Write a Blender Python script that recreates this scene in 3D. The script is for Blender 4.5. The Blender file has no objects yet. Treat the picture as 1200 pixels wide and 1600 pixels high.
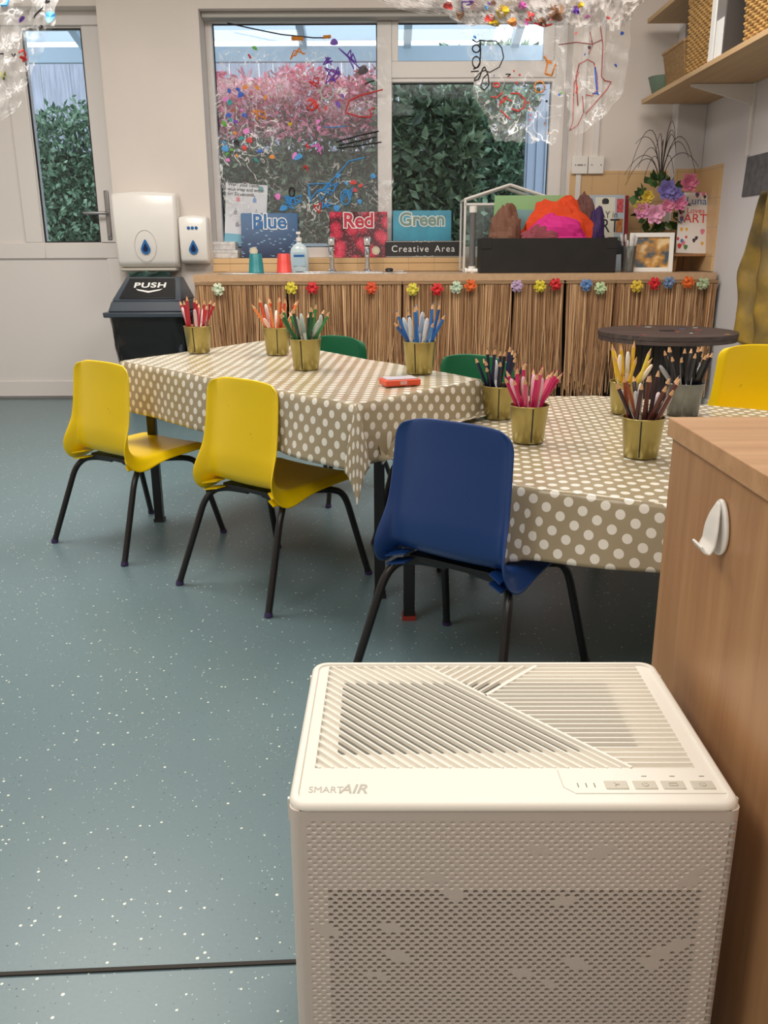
import bpy, math, random
from mathutils import Vector, Matrix, noise
random.seed(7)
# ------------------------------------------------------------------ camera
H = .9; FPX = 1350.0; TILT = math.radians(17.0); ROLL = math.radians(.26)
S = bpy.context.scene; COL = S.collection
cam = bpy.data.cameras.new('camera'); co = bpy.data.objects.new('camera', cam); COL.objects.link(co)
cam.sensor_fit = 'VERTICAL'; cam.sensor_height = 32; cam.lens = FPX/1600*32; cam.clip_start = .02; cam.clip_end = 200
co.matrix_world = Matrix.Translation((0, 0, H)) @ Matrix.Rotation(math.pi/2-TILT, 4, 'X') @ Matrix.Rotation(-ROLL, 4, 'Z')
S.camera = co
# ------------------------------------------------------------------ world and lights
W = bpy.data.worlds.new('world'); S.world = W; W.use_nodes = True
bg = W.node_tree.nodes['Background']; bg.inputs[0].default_value = (.88, .94, 1, 1); bg.inputs[1].default_value = 2.2
S.view_settings.view_transform = 'Standard'; S.view_settings.look = 'None'
S.view_settings.gamma = 1; S.view_settings.use_curve_mapping = False; S.view_settings.exposure = 0.1
def area(name, loc, sx, sy, power, colr=(1, .9, .78), rot=(0, 0, 0)):
    l = bpy.data.lights.new(name, 'AREA'); l.shape = 'RECTANGLE'; l.size = sx; l.size_y = sy; l.energy = power; l.color = colr
    o = bpy.data.objects.new(name, l); COL.objects.link(o); o.location = loc; o.rotation_euler = rot; return o
for i, (x, y, p) in enumerate([(-1.6, .3, 27), (.5, .2, 15), (-1.3, 3.1, 56), (.7, 3.1, 44), (-.2, -1.2, 12)]):
    area('ceiling_lamp', (x, y, 2.62), 1.2, 1.2, p, (1, .945, .88))

# ------------------------------------------------------------------ helpers
def ray(px, py):
    u = (px-600)/FPX; v = (py-800)/FPX; c, s = math.cos(ROLL), math.sin(ROLL)
    u, v = c*u-s*v, s*u+c*v
    return Vector((u, math.cos(TILT)-v*math.sin(TILT), -math.sin(TILT)-v*math.cos(TILT)))
def at(px, py, Y): d = ray(px, py); return Vector((0, 0, H))+d*(Y/d.y)
def atz(px, py, z): d = ray(px, py); return Vector((0, 0, H))+d*((z-H)/d.z)
def atx(px, py, X): d = ray(px, py); return Vector((0, 0, H))+d*(X/d.x)

def mat(name, c, rough=.5, metal=0, **k):
    m = bpy.data.materials.new(name); m.use_nodes = True; b = m.node_tree.nodes['Principled BSDF']
    b.inputs['Base Color'].default_value = (*c, 1); b.inputs['Roughness'].default_value = rough; b.inputs['Metallic'].default_value = metal
    if 'spec' in k: b.inputs['Specular IOR Level'].default_value = k['spec']
    nt = m.node_tree
    if k.get('var') or k.get('bump'):
        tc = nt.nodes.new('ShaderNodeTexCoord'); mp = nt.nodes.new('ShaderNodeMapping')
        nt.links.new(tc.outputs['Object'], mp.inputs[0]); mp.inputs['Scale'].default_value = k.get('stretch', (1, 1, 1))
        n = nt.nodes.new('ShaderNodeTexNoise'); n.inputs['Scale'].default_value = k.get('scale', 20); n.inputs['Detail'].default_value = 5
        nt.links.new(mp.outputs[0], n.inputs['Vector'])
        if k.get('var'):
            r = nt.nodes.new('ShaderNodeValToRGB'); v = k['var']
            r.color_ramp.elements[0].position = .3; r.color_ramp.elements[1].position = .7
            r.color_ramp.elements[0].color = (*[x*(1-v) for x in c], 1)
            r.color_ramp.elements[1].color = (*[min(1, x*(1+v)) for x in c], 1) if 'c2' not in k else (*k['c2'], 1)
            nt.links.new(n.outputs[0], r.inputs[0]); nt.links.new(r.outputs[0], b.inputs['Base Color'])
        if k.get('bump'):
            bp = nt.nodes.new('ShaderNodeBump'); bp.inputs['Strength'].default_value = k['bump']; bp.inputs['Distance'].default_value = .004
            nt.links.new(n.outputs[0], bp.inputs['Height']); nt.links.new(bp.outputs[0], b.inputs['Normal'])
    return m
def srgb(r, g, b): return tuple((x/255/12.92) if x < 11 else ((x/255+.055)/1.055)**2.4 for x in (r, g, b))
def N(m, t, **k):
    n = m.node_tree.nodes.new('ShaderNode'+t)
    for a, b in k.items(): setattr(n, a, b)
    return n
def L(m, a, b): m.node_tree.links.new(a, b)
def math_(m, op, a, b=None, c=None):
    n = N(m, 'Math', operation=op)
    for i, x in enumerate((a, b, c)):
        if x is None: continue
        if isinstance(x, (int, float)): n.inputs[i].default_value = x
        else: L(m, x, n.inputs[i])
    return n.outputs[0]
def mixc(m, f, a, b):
    n = N(m, 'Mix', data_type='RGBA')
    if isinstance(f, (int, float)): n.inputs[0].default_value = f
    else: L(m, f, n.inputs[0])
    for i, x in ((6, a), (7, b)):
        if isinstance(x, tuple): n.inputs[i].default_value = (*x, 1)
        else: L(m, x, n.inputs[i])
    return n.outputs[2]
def bsdf(m): return m.node_tree.nodes['Principled BSDF']

class MB:
    def __init__(s): s.v = []; s.f = []; s.m = []; s.uv = None; s.mi = 0
    def add(s, vs, fs):
        o = len(s.v); s.v += [tuple(v) for v in vs]; s.f += [tuple(i+o for i in f) for f in fs]; s.m += [s.mi]*len(fs); return s
    def box(s, a, b):
        (x0, y0, z0), (x1, y1, z1) = [min(p, q) for p, q in zip(a, b)], [max(p, q) for p, q in zip(a, b)]
        return s.add([(x0,y0,z0),(x1,y0,z0),(x1,y1,z0),(x0,y1,z0),(x0,y0,z1),(x1,y0,z1),(x1,y1,z1),(x0,y1,z1)],
                     [(3,2,1,0),(4,5,6,7),(0,1,5,4),(1,2,6,5),(2,3,7,6),(3,0,4,7)])
    def hexa(s, p):  # 8 points, bottom quad then top quad
        return s.add(p, [(3,2,1,0),(4,5,6,7),(0,1,5,4),(1,2,6,5),(2,3,7,6),(3,0,4,7)])
    def prism(s, pts, d):  # polygon extruded along vector d
        n = len(pts); d = Vector(d); a = [Vector(p) for p in pts]
        return s.add(a+[p+d for p in a], [tuple(range(n))[::-1], tuple(range(n, 2*n))]+[(i, (i+1) % n, n+(i+1) % n, n+i) for i in range(n)])
    def cyl(s, p0, p1, r0, r1=None, n=12, cap=True):
        r1 = r0 if r1 is None else r1; p0 = Vector(p0); p1 = Vector(p1); d = (p1-p0).normalized()
        a = d.cross(Vector((0, 0, 1)) if abs(d.z) < .9 else Vector((1, 0, 0))).normalized(); b = d.cross(a)
        vs = [p+(a*math.cos(t)+b*math.sin(t))*r for p, r in ((p0, r0), (p1, r1)) for t in [2*math.pi*i/n for i in range(n)]]
        fs = [(i, i+n, (i+1) % n+n, (i+1) % n) for i in range(n)]
        if cap: fs += [tuple(range(n)), tuple(range(2*n-1, n-1, -1))]
        return s.add(vs, fs)
    def tube(s, pts, r, n=10):
        pts = [Vector(p) for p in pts]; rs = r if isinstance(r, list) else [r]*len(pts); rings = []; pa = None
        for i, p in enumerate(pts):
            d = (pts[min(i+1, len(pts)-1)]-pts[max(i-1, 0)]).normalized()
            if pa is None: pa = d.cross(Vector((0, 0, 1)) if abs(d.z) < .9 else Vector((1, 0, 0))).normalized()
            else:
                pa = pa-d*pa.dot(d); pa = pa.normalized() if pa.length > 1e-6 else d.orthogonal().normalized()
            b = d.cross(pa); rings.append([p+(pa*math.cos(2*math.pi*k/n)+b*math.sin(2*math.pi*k/n))*rs[i] for k in range(n)])
        m = len(pts); fs = [(i*n+k, i*n+(k+1) % n, (i+1)*n+(k+1) % n, (i+1)*n+k) for i in range(m-1) for k in range(n)]
        return s.add([v for q in rings for v in q], fs+[tuple(range(n))[::-1], tuple(range((m-1)*n, m*n))])
    def lathe(s, prof, c=(0, 0, 0), n=32, sx=1, sy=1, caps=True):
        c = Vector(c); vs = [c+Vector((r*sx*math.cos(2*math.pi*k/n), r*sy*math.sin(2*math.pi*k/n), z)) for r, z in prof for k in range(n)]
        m = len(prof); fs = [(i*n+k, i*n+(k+1) % n, (i+1)*n+(k+1) % n, (i+1)*n+k) for i in range(m-1) for k in range(n)]
        if caps: fs += [tuple(range(n))[::-1], tuple(range((m-1)*n, m*n))]
        return s.add(vs, fs)
    def grid(s, fn, nu, nv):
        return s.add([fn(i/nu, j/nv) for j in range(nv+1) for i in range(nu+1)],
                     [(j*(nu+1)+i, j*(nu+1)+i+1, (j+1)*(nu+1)+i+1, (j+1)*(nu+1)+i) for j in range(nv) for i in range(nu)])
    def build(s, name, m, parent=None, smooth=False, bevel=0, solid=0, sub=0, seg=2):
        me = bpy.data.meshes.new(name); me.from_pydata(s.v, [], s.f)
        for x in (m if isinstance(m, list) else [m]): me.materials.append(x)
        if isinstance(m, list): me.polygons.foreach_set('material_index', s.m)
        if smooth: me.polygons.foreach_set('use_smooth', [True]*len(s.f))
        me.update(); o = bpy.data.objects.new(name, me); COL.objects.link(o)
        if parent is not None: o.parent = parent
        if solid: md = o.modifiers.new('s', 'SOLIDIFY'); md.thickness = solid; md.offset = 0
        if bevel:
            md = o.modifiers.new('b', 'BEVEL'); md.width = bevel; md.segments = seg; md.limit_method = 'ANGLE'; md.angle_limit = .7
            if not smooth: me.polygons.foreach_set('use_smooth', [True]*len(s.f)); me.set_sharp_from_angle(angle=math.radians(35))
        if sub: md = o.modifiers.new('u', 'SUBSURF'); md.levels = sub; md.render_levels = sub
        if smooth and not sub and not solid: me.set_sharp_from_angle(angle=math.radians(50))
        return o
def tag(o, label, cat, group=None, kind=None):
    o['label'] = label; o['category'] = cat
    if group: o['group'] = group
    if kind: o['kind'] = kind
    return o
def thing(name, label, cat, loc=(0, 0, 0), rz=0, group=None):
    o = bpy.data.objects.new(name, None); COL.objects.link(o); o.location = loc; o.rotation_euler = (0, 0, rz)
    o.empty_display_size = .05; return tag(o, label, cat, group)
def struct(o): o['kind'] = 'structure'; return o
KIDS = {}
def copy_tree(o, parent=None):
    c = o.copy(); COL.objects.link(c)
    if parent is not None: c.parent = parent
    for ch in [x for x in o.children]: copy_tree(ch, c)
    return c
def textmesh(body, size, m, name, parent, mtx, depth=.0006, bold=0, shear=0, spacing=1, align='CENTER', sx=1):
    cu = bpy.data.curves.new(name, 'FONT'); cu.body = body; cu.size = size; cu.extrude = depth; cu.offset = bold; cu.shear = shear
    cu.align_x = align; cu.align_y = 'CENTER'; cu.space_character = spacing
    t = bpy.data.objects.new('tmp', cu); COL.objects.link(t); bpy.context.view_layer.update()
    me = bpy.data.meshes.new_from_object(t.evaluated_get(bpy.context.evaluated_depsgraph_get())); bpy.data.objects.remove(t)
    me.transform(mtx @ Matrix.Diagonal((sx, 1, 1, 1))); me.materials.clear(); me.materials.append(m)
    o = bpy.data.objects.new(name, me); COL.objects.link(o)
    if parent is not None: o.parent = parent
    return o
def face_mtx(o, right, up):  # text frame: x = right, y = up, z = out
    r = Vector(right).normalized(); u = Vector(up).normalized(); n = r.cross(u)
    return Matrix(((r.x, u.x, n.x, o[0]), (r.y, u.y, n.y, o[1]), (r.z, u.z, n.z, o[2]), (0, 0, 0, 1)))

# ------------------------------------------------------------------ materials
M = {}
M['wall'] = mat('wall_paint', srgb(218, 208, 200), .6, var=.03, scale=3, bump=.05)
M['wallr'] = mat('wall_paint_cool', srgb(214, 211, 212), .55, var=.03, scale=3, bump=.05)
M['upvc'] = mat('upvc', srgb(226, 220, 216), .3)
M['ceil'] = mat('ceiling', srgb(225, 220, 212), .8)
M['white'] = mat('white_plastic', srgb(236, 232, 226), .22)
M['cream'] = mat('cream_plastic', srgb(238, 233, 222), .42)
M['cream_shaded'] = mat('cream_plastic_shaded', srgb(224, 213, 203), .42)  # same cream plastic, coloured darker because the front is less lit
M['slot'] = mat('slot_dark', srgb(112, 108, 98), .7)
M['inner'] = mat('hole_shade', srgb(26, 23, 24), .9)
M['btn'] = mat('button_grey', srgb(205, 199, 184), .5)
M['mark'] = mat('mark_grey', srgb(186, 180, 168), .5)
M['dark'] = mat('dark', (.006, .006, .007), .5)
M['black'] = mat('black_metal', (.008, .008, .009), .32)
M['rubber'] = mat('rubber_purple', srgb(58, 44, 90), .6)
M['steel'] = mat('stainless', (.62, .62, .62), .25, 1)
M['chrome'] = mat('chrome', (.8, .8, .8), .08, 1)
M['nickel'] = mat('satin_metal', (.33, .32, .32), .4, .9)
M['gold'] = mat('gold_tin', srgb(172, 157, 98), .33, .85, var=.08, scale=30)
M['zinc'] = mat('zinc_tin', srgb(130, 132, 128), .38, .8, var=.1, scale=40)
M['binp'] = mat('bin_grey', srgb(66, 74, 84), .35)
M['blackp'] = mat('black_plastic', (.012, .012, .013), .4)
M['bag'] = mat('bin_bag', (.01, .01, .01), .22, bump=.5, scale=14)
M['txtw'] = mat('print_white', (.85, .85, .83), .5)
M['txtk'] = mat('print_black', (.02, .02, .025), .5)
M['wood'] = mat('pencil_wood', srgb(214, 168, 122), .6)
M['glass'] = None

def glassy(name, tint=(1, 1, 1), refl=.08, haze=0.0, hazec=(.8, .85, .9)):
    m = bpy.data.materials.new(name); m.use_nodes = True; nt = m.node_tree; nt.nodes.remove(bsdf(m))
    out = [n for n in nt.nodes if n.type == 'OUTPUT_MATERIAL'][0]
    t = N(m, 'BsdfTransparent'); t.inputs[0].default_value = (*tint, 1); g = N(m, 'BsdfGlossy'); g.inputs['Roughness'].default_value = .03
    f = N(m, 'Fresnel'); f.inputs[0].default_value = 1.45; mx = N(m, 'MixShader')
    L(m, math_(m, 'MULTIPLY', f.outputs[0], refl/.08*.5), mx.inputs[0]); L(m, t.outputs[0], mx.inputs[1]); L(m, g.outputs[0], mx.inputs[2])
    last = mx.outputs[0]
    if haze:
        d = N(m, 'BsdfDiffuse'); d.inputs[0].default_value = (*hazec, 1); m2 = N(m, 'MixShader'); m2.inputs[0].default_value = haze
        L(m, last, m2.inputs[1]); L(m, d.outputs[0], m2.inputs[2]); last = m2.outputs[0]
    L(m, last, out.inputs[0]); return m
M['glass'] = glassy('window_glass', (.9, .95, .98), .08)
M['tumbler'] = glassy('clear_plastic', (.9, .93, .92), .2, .08)
def film(name, base=.05, cre=.5, colr=(.9, .9, .9), sc=9):
    m = bpy.data.materials.new(name); m.use_nodes = True; b = bsdf(m); out = [n for n in m.node_tree.nodes if n.type == 'OUTPUT_MATERIAL'][0]
    b.inputs['Base Color'].default_value = (*colr, 1); b.inputs['Roughness'].default_value = .14; b.inputs['Specular IOR Level'].default_value = 1
    tc = N(m, 'TexCoord'); n = N(m, 'TexNoise'); n.inputs['Scale'].default_value = sc; n.inputs['Detail'].default_value = 7; n.inputs['Distortion'].default_value = 1.2
    L(m, tc.outputs['Object'], n.inputs['Vector'])
    rid = math_(m, 'ABSOLUTE', math_(m, 'SUBTRACT', n.outputs[0], .5))
    r = N(m, 'MapRange'); L(m, rid, r.inputs[0]); r.inputs[1].default_value = 0; r.inputs[2].default_value = .018; r.inputs[3].default_value = cre; r.inputs[4].default_value = 0
    n2 = N(m, 'TexNoise'); n2.inputs['Scale'].default_value = 3; L(m, tc.outputs['Object'], n2.inputs['Vector'])
    g = math_(m, 'MULTIPLY', r.outputs[0], math_(m, 'SMOOTH_MIN', math_(m, 'MAXIMUM', math_(m, 'MULTIPLY', math_(m, 'SUBTRACT', n2.outputs[0], .42), 5), 0), 1, .1))
    fr = N(m, 'LayerWeight'); fr.inputs[0].default_value = .25
    fac = math_(m, 'MINIMUM', math_(m, 'ADD', math_(m, 'ADD', g, base), math_(m, 'MULTIPLY', fr.outputs['Facing'], .45)), .92)
    t = N(m, 'BsdfTransparent'); mx = N(m, 'MixShader'); L(m, fac, mx.inputs[0]); L(m, t.outputs[0], mx.inputs[1]); L(m, b.outputs[0], mx.inputs[2])
    bp = N(m, 'Bump'); bp.inputs['Strength'].default_value = .8; bp.inputs['Distance'].default_value = .01; L(m, n.outputs[0], bp.inputs['Height']); L(m, bp.outputs[0], b.inputs['Normal'])
    L(m, mx.outputs[0], out.inputs[0]); return m
M['film'] = film('cling_film', .10, .8); M['filmd'] = film('crumpled_film', .26, .6, (.9, .86, .84), 14)

def floor_mat():
    m = mat('speckled_vinyl', srgb(104, 129, 135), .36); b = bsdf(m); tc = N(m, 'TexCoord')
    n = N(m, 'TexNoise'); n.inputs['Scale'].default_value = 1.3; n.inputs['Detail'].default_value = 4; L(m, tc.outputs['Object'], n.inputs['Vector'])
    n3 = N(m, 'TexNoise'); n3.inputs['Scale'].default_value = 160; n3.inputs['Detail'].default_value = 3; L(m, tc.outputs['Object'], n3.inputs['Vector'])
    base = mixc(m, n.outputs[0], srgb(98, 120, 124), srgb(112, 136, 142))
    base = mixc(m, math_(m, 'MULTIPLY', n3.outputs[0], .5), base, srgb(84, 108, 116))
    for sc, thr, cc, seed in ((120, .10, srgb(226, 232, 222), 0), (230, .2, srgb(170, 192, 190), 3), (170, .2, srgb(56, 74, 82), 8)):
        mp = N(m, 'Mapping'); mp.inputs['Location'].default_value = (seed, seed, 0); L(m, tc.outputs['Object'], mp.inputs[0])
        v = N(m, 'TexVoronoi'); v.inputs['Scale'].default_value = sc; L(m, mp.outputs[0], v.inputs['Vector'])
        sepc = N(m, 'SeparateColor'); L(m, v.outputs['Color'], sepc.inputs[0])
        size = math_(m, 'MULTIPLY', math_(m, 'MAXIMUM', math_(m, 'SUBTRACT', sepc.outputs[0], thr+.1), 0), .36)
        msk = math_(m, 'LESS_THAN', v.outputs['Distance'], size)
        msk = math_(m, 'MULTIPLY', msk, math_(m, 'GREATER_THAN', sepc.outputs[1], .76))
        base = mixc(m, msk, base, cc)
    L(m, base, b.inputs['Base Color']); bp = N(m, 'Bump'); bp.inputs['Strength'].default_value = .06; bp.inputs['Distance'].default_value = .001
    L(m, n3.outputs[0], bp.inputs['Height']); L(m, bp.outputs[0], b.inputs['Normal']); return m
M['floor'] = floor_mat()

def wood_mat(name, c1, c2, rough=.4, axis='z', sc=4):
    m = mat(name, c1, rough); b = bsdf(m); tc = N(m, 'TexCoord'); mp = N(m, 'Mapping')
    mp.inputs['Scale'].default_value = {'z': (12, 12, .6), 'x': (.6, 12, 12), 'y': (12, .6, 12)}[axis]; L(m, tc.outputs['Object'], mp.inputs[0])
    n = N(m, 'TexNoise'); n.inputs['Scale'].default_value = sc; n.inputs['Detail'].default_value = 7; n.inputs['Roughness'].default_value = .65; n.inputs['Distortion'].default_value = .3; L(m, mp.outputs[0], n.inputs['Vector'])
    r = N(m, 'ValToRGB'); r.color_ramp.elements[0].position = .32; r.color_ramp.elements[1].position = .68
    r.color_ramp.elements[0].color = (*c1, 1); r.color_ramp.elements[1].color = (*c2, 1); L(m, n.outputs[0], r.inputs[0]); L(m, r.outputs[0], b.inputs['Base Color'])
    return m
M['beech'] = wood_mat('beech_side', srgb(162, 118, 80), srgb(186, 142, 100), .38, 'z', 3)
M['beecht'] = wood_mat('beech_top', srgb(182, 138, 98), srgb(204, 160, 118), .36, 'x', 3)
M['shelf'] = wood_mat('shelf_board', srgb(182, 148, 106), srgb(200, 168, 124), .5, 'y', 2)
M['worktop'] = mat('worktop', srgb(190, 158, 124), .4, var=.08, scale=40)
M['spool'] = wood_mat('spool_wood', srgb(52, 42, 40), srgb(92, 76, 70), .55, 'x', 3)
M['spoold'] = wood_mat('spool_drum', srgb(40, 32, 30), srgb(70, 58, 52), .6, 'z', 3)
M['straw'] = None

def dots_mat():
    m = mat('dotted_oilcloth', srgb(170, 156, 128), .2); b = bsdf(m); uv = N(m, 'UVMap'); sp = N(m, 'SeparateXYZ'); L(m, uv.outputs[0], sp.inputs[0])
    ms = []
    for off in (0, .5):
        a = math_(m, 'SUBTRACT', math_(m, 'FRACT', math_(m, 'ADD', math_(m, 'DIVIDE', sp.outputs[0], .044), off+50)), .5)
        c = math_(m, 'SUBTRACT', math_(m, 'FRACT', math_(m, 'ADD', math_(m, 'DIVIDE', sp.outputs[1], .046), off+50)), .5)
        d = math_(m, 'ADD', math_(m, 'MULTIPLY', a, a), math_(m, 'MULTIPLY', c, c)); ms.append(math_(m, 'LESS_THAN', d, .043))
    k = math_(m, 'MAXIMUM', ms[0], ms[1])
    n = N(m, 'TexNoise'); n.inputs['Scale'].default_value = 6; n.inputs['Detail'].default_value = 6; L(m, uv.outputs[0], n.inputs['Vector'])
    base = mixc(m, n.outputs[0], srgb(158, 144, 116), srgb(178, 164, 136))
    L(m, mixc(m, k, base, srgb(240, 236, 224)), b.inputs['Base Color'])
    n2 = N(m, 'TexNoise'); n2.inputs['Scale'].default_value = 9; n2.inputs['Detail'].default_value = 3; L(m, uv.outputs[0], n2.inputs['Vector'])
    bp = N(m, 'Bump'); bp.inputs['Strength'].default_value = .35; bp.inputs['Distance'].default_value = .01; L(m, n2.outputs[0], bp.inputs['Height']); L(m, bp.outputs[0], b.inputs['Normal'])
    return m
M['dots'] = dots_mat()

def chair_mat(name, c):
    m = mat(name, c, .34); b = bsdf(m); tc = N(m, 'TexCoord'); n = N(m, 'TexNoise'); n.inputs['Scale'].default_value = 26; n.inputs['Detail'].default_value = 6; L(m, tc.outputs['Object'], n.inputs['Vector'])
    k = math_(m, 'GREATER_THAN', n.outputs[0], .73); n2 = N(m, 'TexNoise'); n2.inputs['Scale'].default_value = 6; L(m, tc.outputs['Object'], n2.inputs['Vector'])
    base = mixc(m, n2.outputs[0], tuple(x*.93 for x in c), c)
    L(m, mixc(m, math_(m, 'MULTIPLY', k, .5), base, tuple(x*.45 for x in c)), b.inputs['Base Color']); return m
M['yellow'] = chair_mat('yellow_plastic', srgb(252, 214, 2)); M['blue'] = chair_mat('blue_plastic', srgb(26, 62, 122)); M['green'] = chair_mat('green_plastic', srgb(12, 104, 68))

def tiles_mat():
    m = mat('beige_tiles', srgb(214, 178, 130), .3); b = bsdf(m); tc = N(m, 'TexCoord'); sp = N(m, 'SeparateXYZ'); L(m, tc.outputs['Object'], sp.inputs[0])
    w = []
    for o, off in (('X', 0), ('Z', .847), ('Y', 0)):
        f = math_(m, 'FRACT', math_(m, 'ADD', math_(m, 'DIVIDE', math_(m, 'SUBTRACT', sp.outputs[o], off), .15), 20)); w.append(math_(m, 'LESS_THAN', f, .02))
    k = math_(m, 'MAXIMUM', w[0], w[1])
    n = N(m, 'TexNoise'); n.inputs['Scale'].default_value = 5; L(m, tc.outputs['Object'], n.inputs['Vector'])
    L(m, mixc(m, k, mixc(m, n.outputs[0], srgb(206, 168, 120), srgb(222, 188, 142)), srgb(178, 152, 118)), b.inputs['Base Color']); return m
M['tiles'] = tiles_mat()

# ------------------------------------------------------------------ room shell
XW = 1.79; XL = -3.0; YB = 5.3; YF = -2.2; ZC = 2.65
struct(MB().box((XL-.2, YF-.2, -.1), (XW+.2, 5.62, 0)).build('floor', M['floor']))
struct(MB().box((XL-.2, YF-.2, ZC), (XW+.2, 5.7, ZC+.1)).build('ceiling', M['ceil']))
struct(MB().box((XL-.15, YF, 0), (XL, 5.7, ZC)).build('wall_left', M['wall']))
struct(MB().box((XW, YF, 0), (XW+.15, 5.7, ZC)).build('wall_right', M['wallr']))
struct(MB().box((XL, YF-.15, 0), (XW, YF, ZC)).build('wall_front', M['wall']))
# back wall: pier, lintels, under-sill, right part (window recess X -1.0..1.03, Z .83..2.13)
xl, xr = -1.0, 1.055; zs = .845; zt = 2.15
wb = MB()
wb.box((-1.555, YB, 0), (xl, 5.62, ZC)); wb.box((xl, YB, zt), (xr, 5.62, ZC)); wb.box((xl, YB, 0), (xr, 5.62, zs-.03)); wb.box((xr, YB, 0), (XW, 5.62, ZC))
wb.box((XL, YB+.02, 2.17), (-1.555, 5.62, ZC))
struct(wb.build('wall_back', M['wall']))
struct(MB().box((xl+.001, YB-.012, zs-.03), (xr-.001, 5.52, zs)).build('window_sill', M['tiles'], bevel=.002))
struct(MB().box((-1.0, YB-.014, .77), (XW-.19, YB, zs-.032)).build('trim_1', M['tiles']))
tl = MB(); tl.box((xr+.02, YB-.014, .77), (XW-.16, YB, 1.315)); tl.box((XW-.15, YB-.124, .77), (XW-.012, YB-.11, 1.315)); tl.box((XW-.014, 4.86, .77), (XW, YB-.11, 1.315))
struct(tl.build('trim_2', M['tiles'])); 
struct(MB().box((XW-.16, YB-.11, .0), (XW, YB, 2.6)).build('trim_3', M['wallr'], bevel=.004))   # boxed-in pipe in the corner
seam = MB(); a = Vector((-2.95, .772, 0)); bq = Vector((1.7, 1.003, 0)); n_ = Vector((-.05, 1, 0)).normalized()
seam.hexa([a, bq, bq+n_*.006, a+n_*.006]+[p+Vector((0, 0, .0025)) for p in (a, bq, bq+n_*.006, a+n_*.006)])
struct(seam.build('trim_4', mat('seam', srgb(40, 34, 28), .7)))
struct(MB().box((XW-.012, YF, 0), (XW, 5.18, .09)).build('baseboard_right', M['upvc']))
struct(MB().box((-1.555, YB-.012, 0), (-1.01, YB, .09)).build('baseboard_back', M['upvc']))

# ------------------------------------------------------------------ window
wf = MB(); Y0, Y1 = 5.46, 5.54
def fr(x0, z0, x1, z1, w=.03, mb=None, y0=Y0, y1=Y1):
    mb = mb or wf
    for a, b in (((x0, z0), (x0+w, z1)), ((x1-w, z0), (x1, z1)), ((x0+w, z0), (x1-w, z0+w)), ((x0+w, z1-w), (x1-w, z1))):
        mb.box((a[0], y0, a[1]), (b[0], y1, b[1]))
pl0 = at(331, 32, 5.5); xm0 = at(590, 200, 5.5).x; xm1 = at(612, 200, 5.5).x
gx0 = at(333, 60, 5.5).x; gz1 = 2.118; gx1 = at(858, 200, 5.5).x; gz0 = .905
wf.box((xl, Y0, zs), (gx0, Y1, zt)); wf.box((gx1, Y0, zs), (xr, Y1, zt)); wf.box((gx0, Y0, gz1), (gx1, Y1, zt)); wf.box((gx0, Y0, zs), (gx1, Y1, gz0))
wf.box((xm0, Y0-.012, gz0), (xm1, Y1, gz1))
tz0 = at(700, 130, 5.5).z; tz1 = at(700, 98, 5.5).z
wf.box((xm1, Y0, tz0), (gx1, Y1, tz1)); wf.box((xm1, Y0-.01, tz0+.02), (gx1+.015, Y0, tz1)); wf.box((xm1, Y0-.01, tz1), (at(622, 60, 5.5).x, Y0+.03, gz1)); wf.box((at(848, 60, 5.5).x, Y0-.01, tz1), (gx1, Y0+.03, gz1))
wo = struct(wf.build('window_1', M['upvc'], bevel=.003))
g = MB().box((gx0, 5.505, gz0), (xm0, 5.509, gz1)).build('glass_pane', M['glass'], wo)
g = MB().box((xm1, 5.505, gz0), (gx1, 5.509, tz0)).build('glass_pane', M['glass'], wo)
g = MB().box((xm1, 5.505, tz1), (gx1, 5.509, gz1)).build('glass_pane', M['glass'], wo)
gk = MB()
for x0, z0, x1, z1 in ((gx0, gz0, xm0, gz1), (xm1, gz0, gx1, tz0), (xm1+.02, tz1, gx1-.03, gz1)): fr(x0, z0, x1, z1, .006, gk, 5.500, 5.504)
gk.build('gasket', M['dark'], wo)
# roller blind casing / dark head of the recess
struct(MB().box((xl+.003, 5.36, zt-.03), (xr-.003, 5.45, zt-.001)).build('trim_5', mat('recess_head', srgb(176, 172, 166), .5), bevel=.003))

# ------------------------------------------------------------------ door
YD = 5.45
dz = lambda px, py: at(px, py, YD)
gl, gr_ = dz(36, 60).x, dz(141, 200).x; gl = dz(50, 200).x; gzb, gzt = dz(110, 379).z, dz(80, 44).z
railb = dz(80, 404).z
d = MB(); d.box((XL+.02, YD, 0.012), (-1.556, YD+.07, gzb)); d.box((XL+.02, YD, gzt), (-1.556, YD+.07, 2.17)); d.box((XL+.02, YD, gzb), (gl, YD+.07, gzt)); d.box((gr_, YD, gzb), (-1.556, YD+.07, gzt))
do = struct(d.build('door_1', M['upvc']))
fx = -1.592   # leaf to frame joint
r = MB(); r.box((XL+.02, YD-.014, railb), (gl-.0, YD, gzb)); r.box((gl, YD-.014, railb), (fx, YD, gzb-.004)); r.box((gl-.11, YD-.014, gzb), (gl-.006, YD, gzt+.02)); r.box((gr_+.004, YD-.014, gzb), (fx, YD, gzt+.02)); r.box((gl-.11, YD-.014, gzt+.02), (fx, YD, gzt+.06))
r.box((XL+.02, YD-.012, .012), (fx, YD, .11)); r.box((fx-.075, YD-.012, .11), (fx, YD, railb))
r.build('door_leaf', M['upvc'], do, bevel=.004)
f = MB(); f.box((fx+.006, YD-.03, 0), (-1.556, YD, 2.17)); f.box((XL+.02, YD-.03, 2.10), (fx+.006, YD, 2.17)); f.build('door_frame', M['upvc'], do, bevel=.003)
MB().box((gl, YD+.03, gzb), (gr_, YD+.034, gzt)).build('glass_pane', M['glass'], do)
gk = MB(); fr(gl, gzb, gr_, gzt, .007, gk, YD+.003, YD+.012); gk.build('gasket', M['dark'], do)
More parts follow.
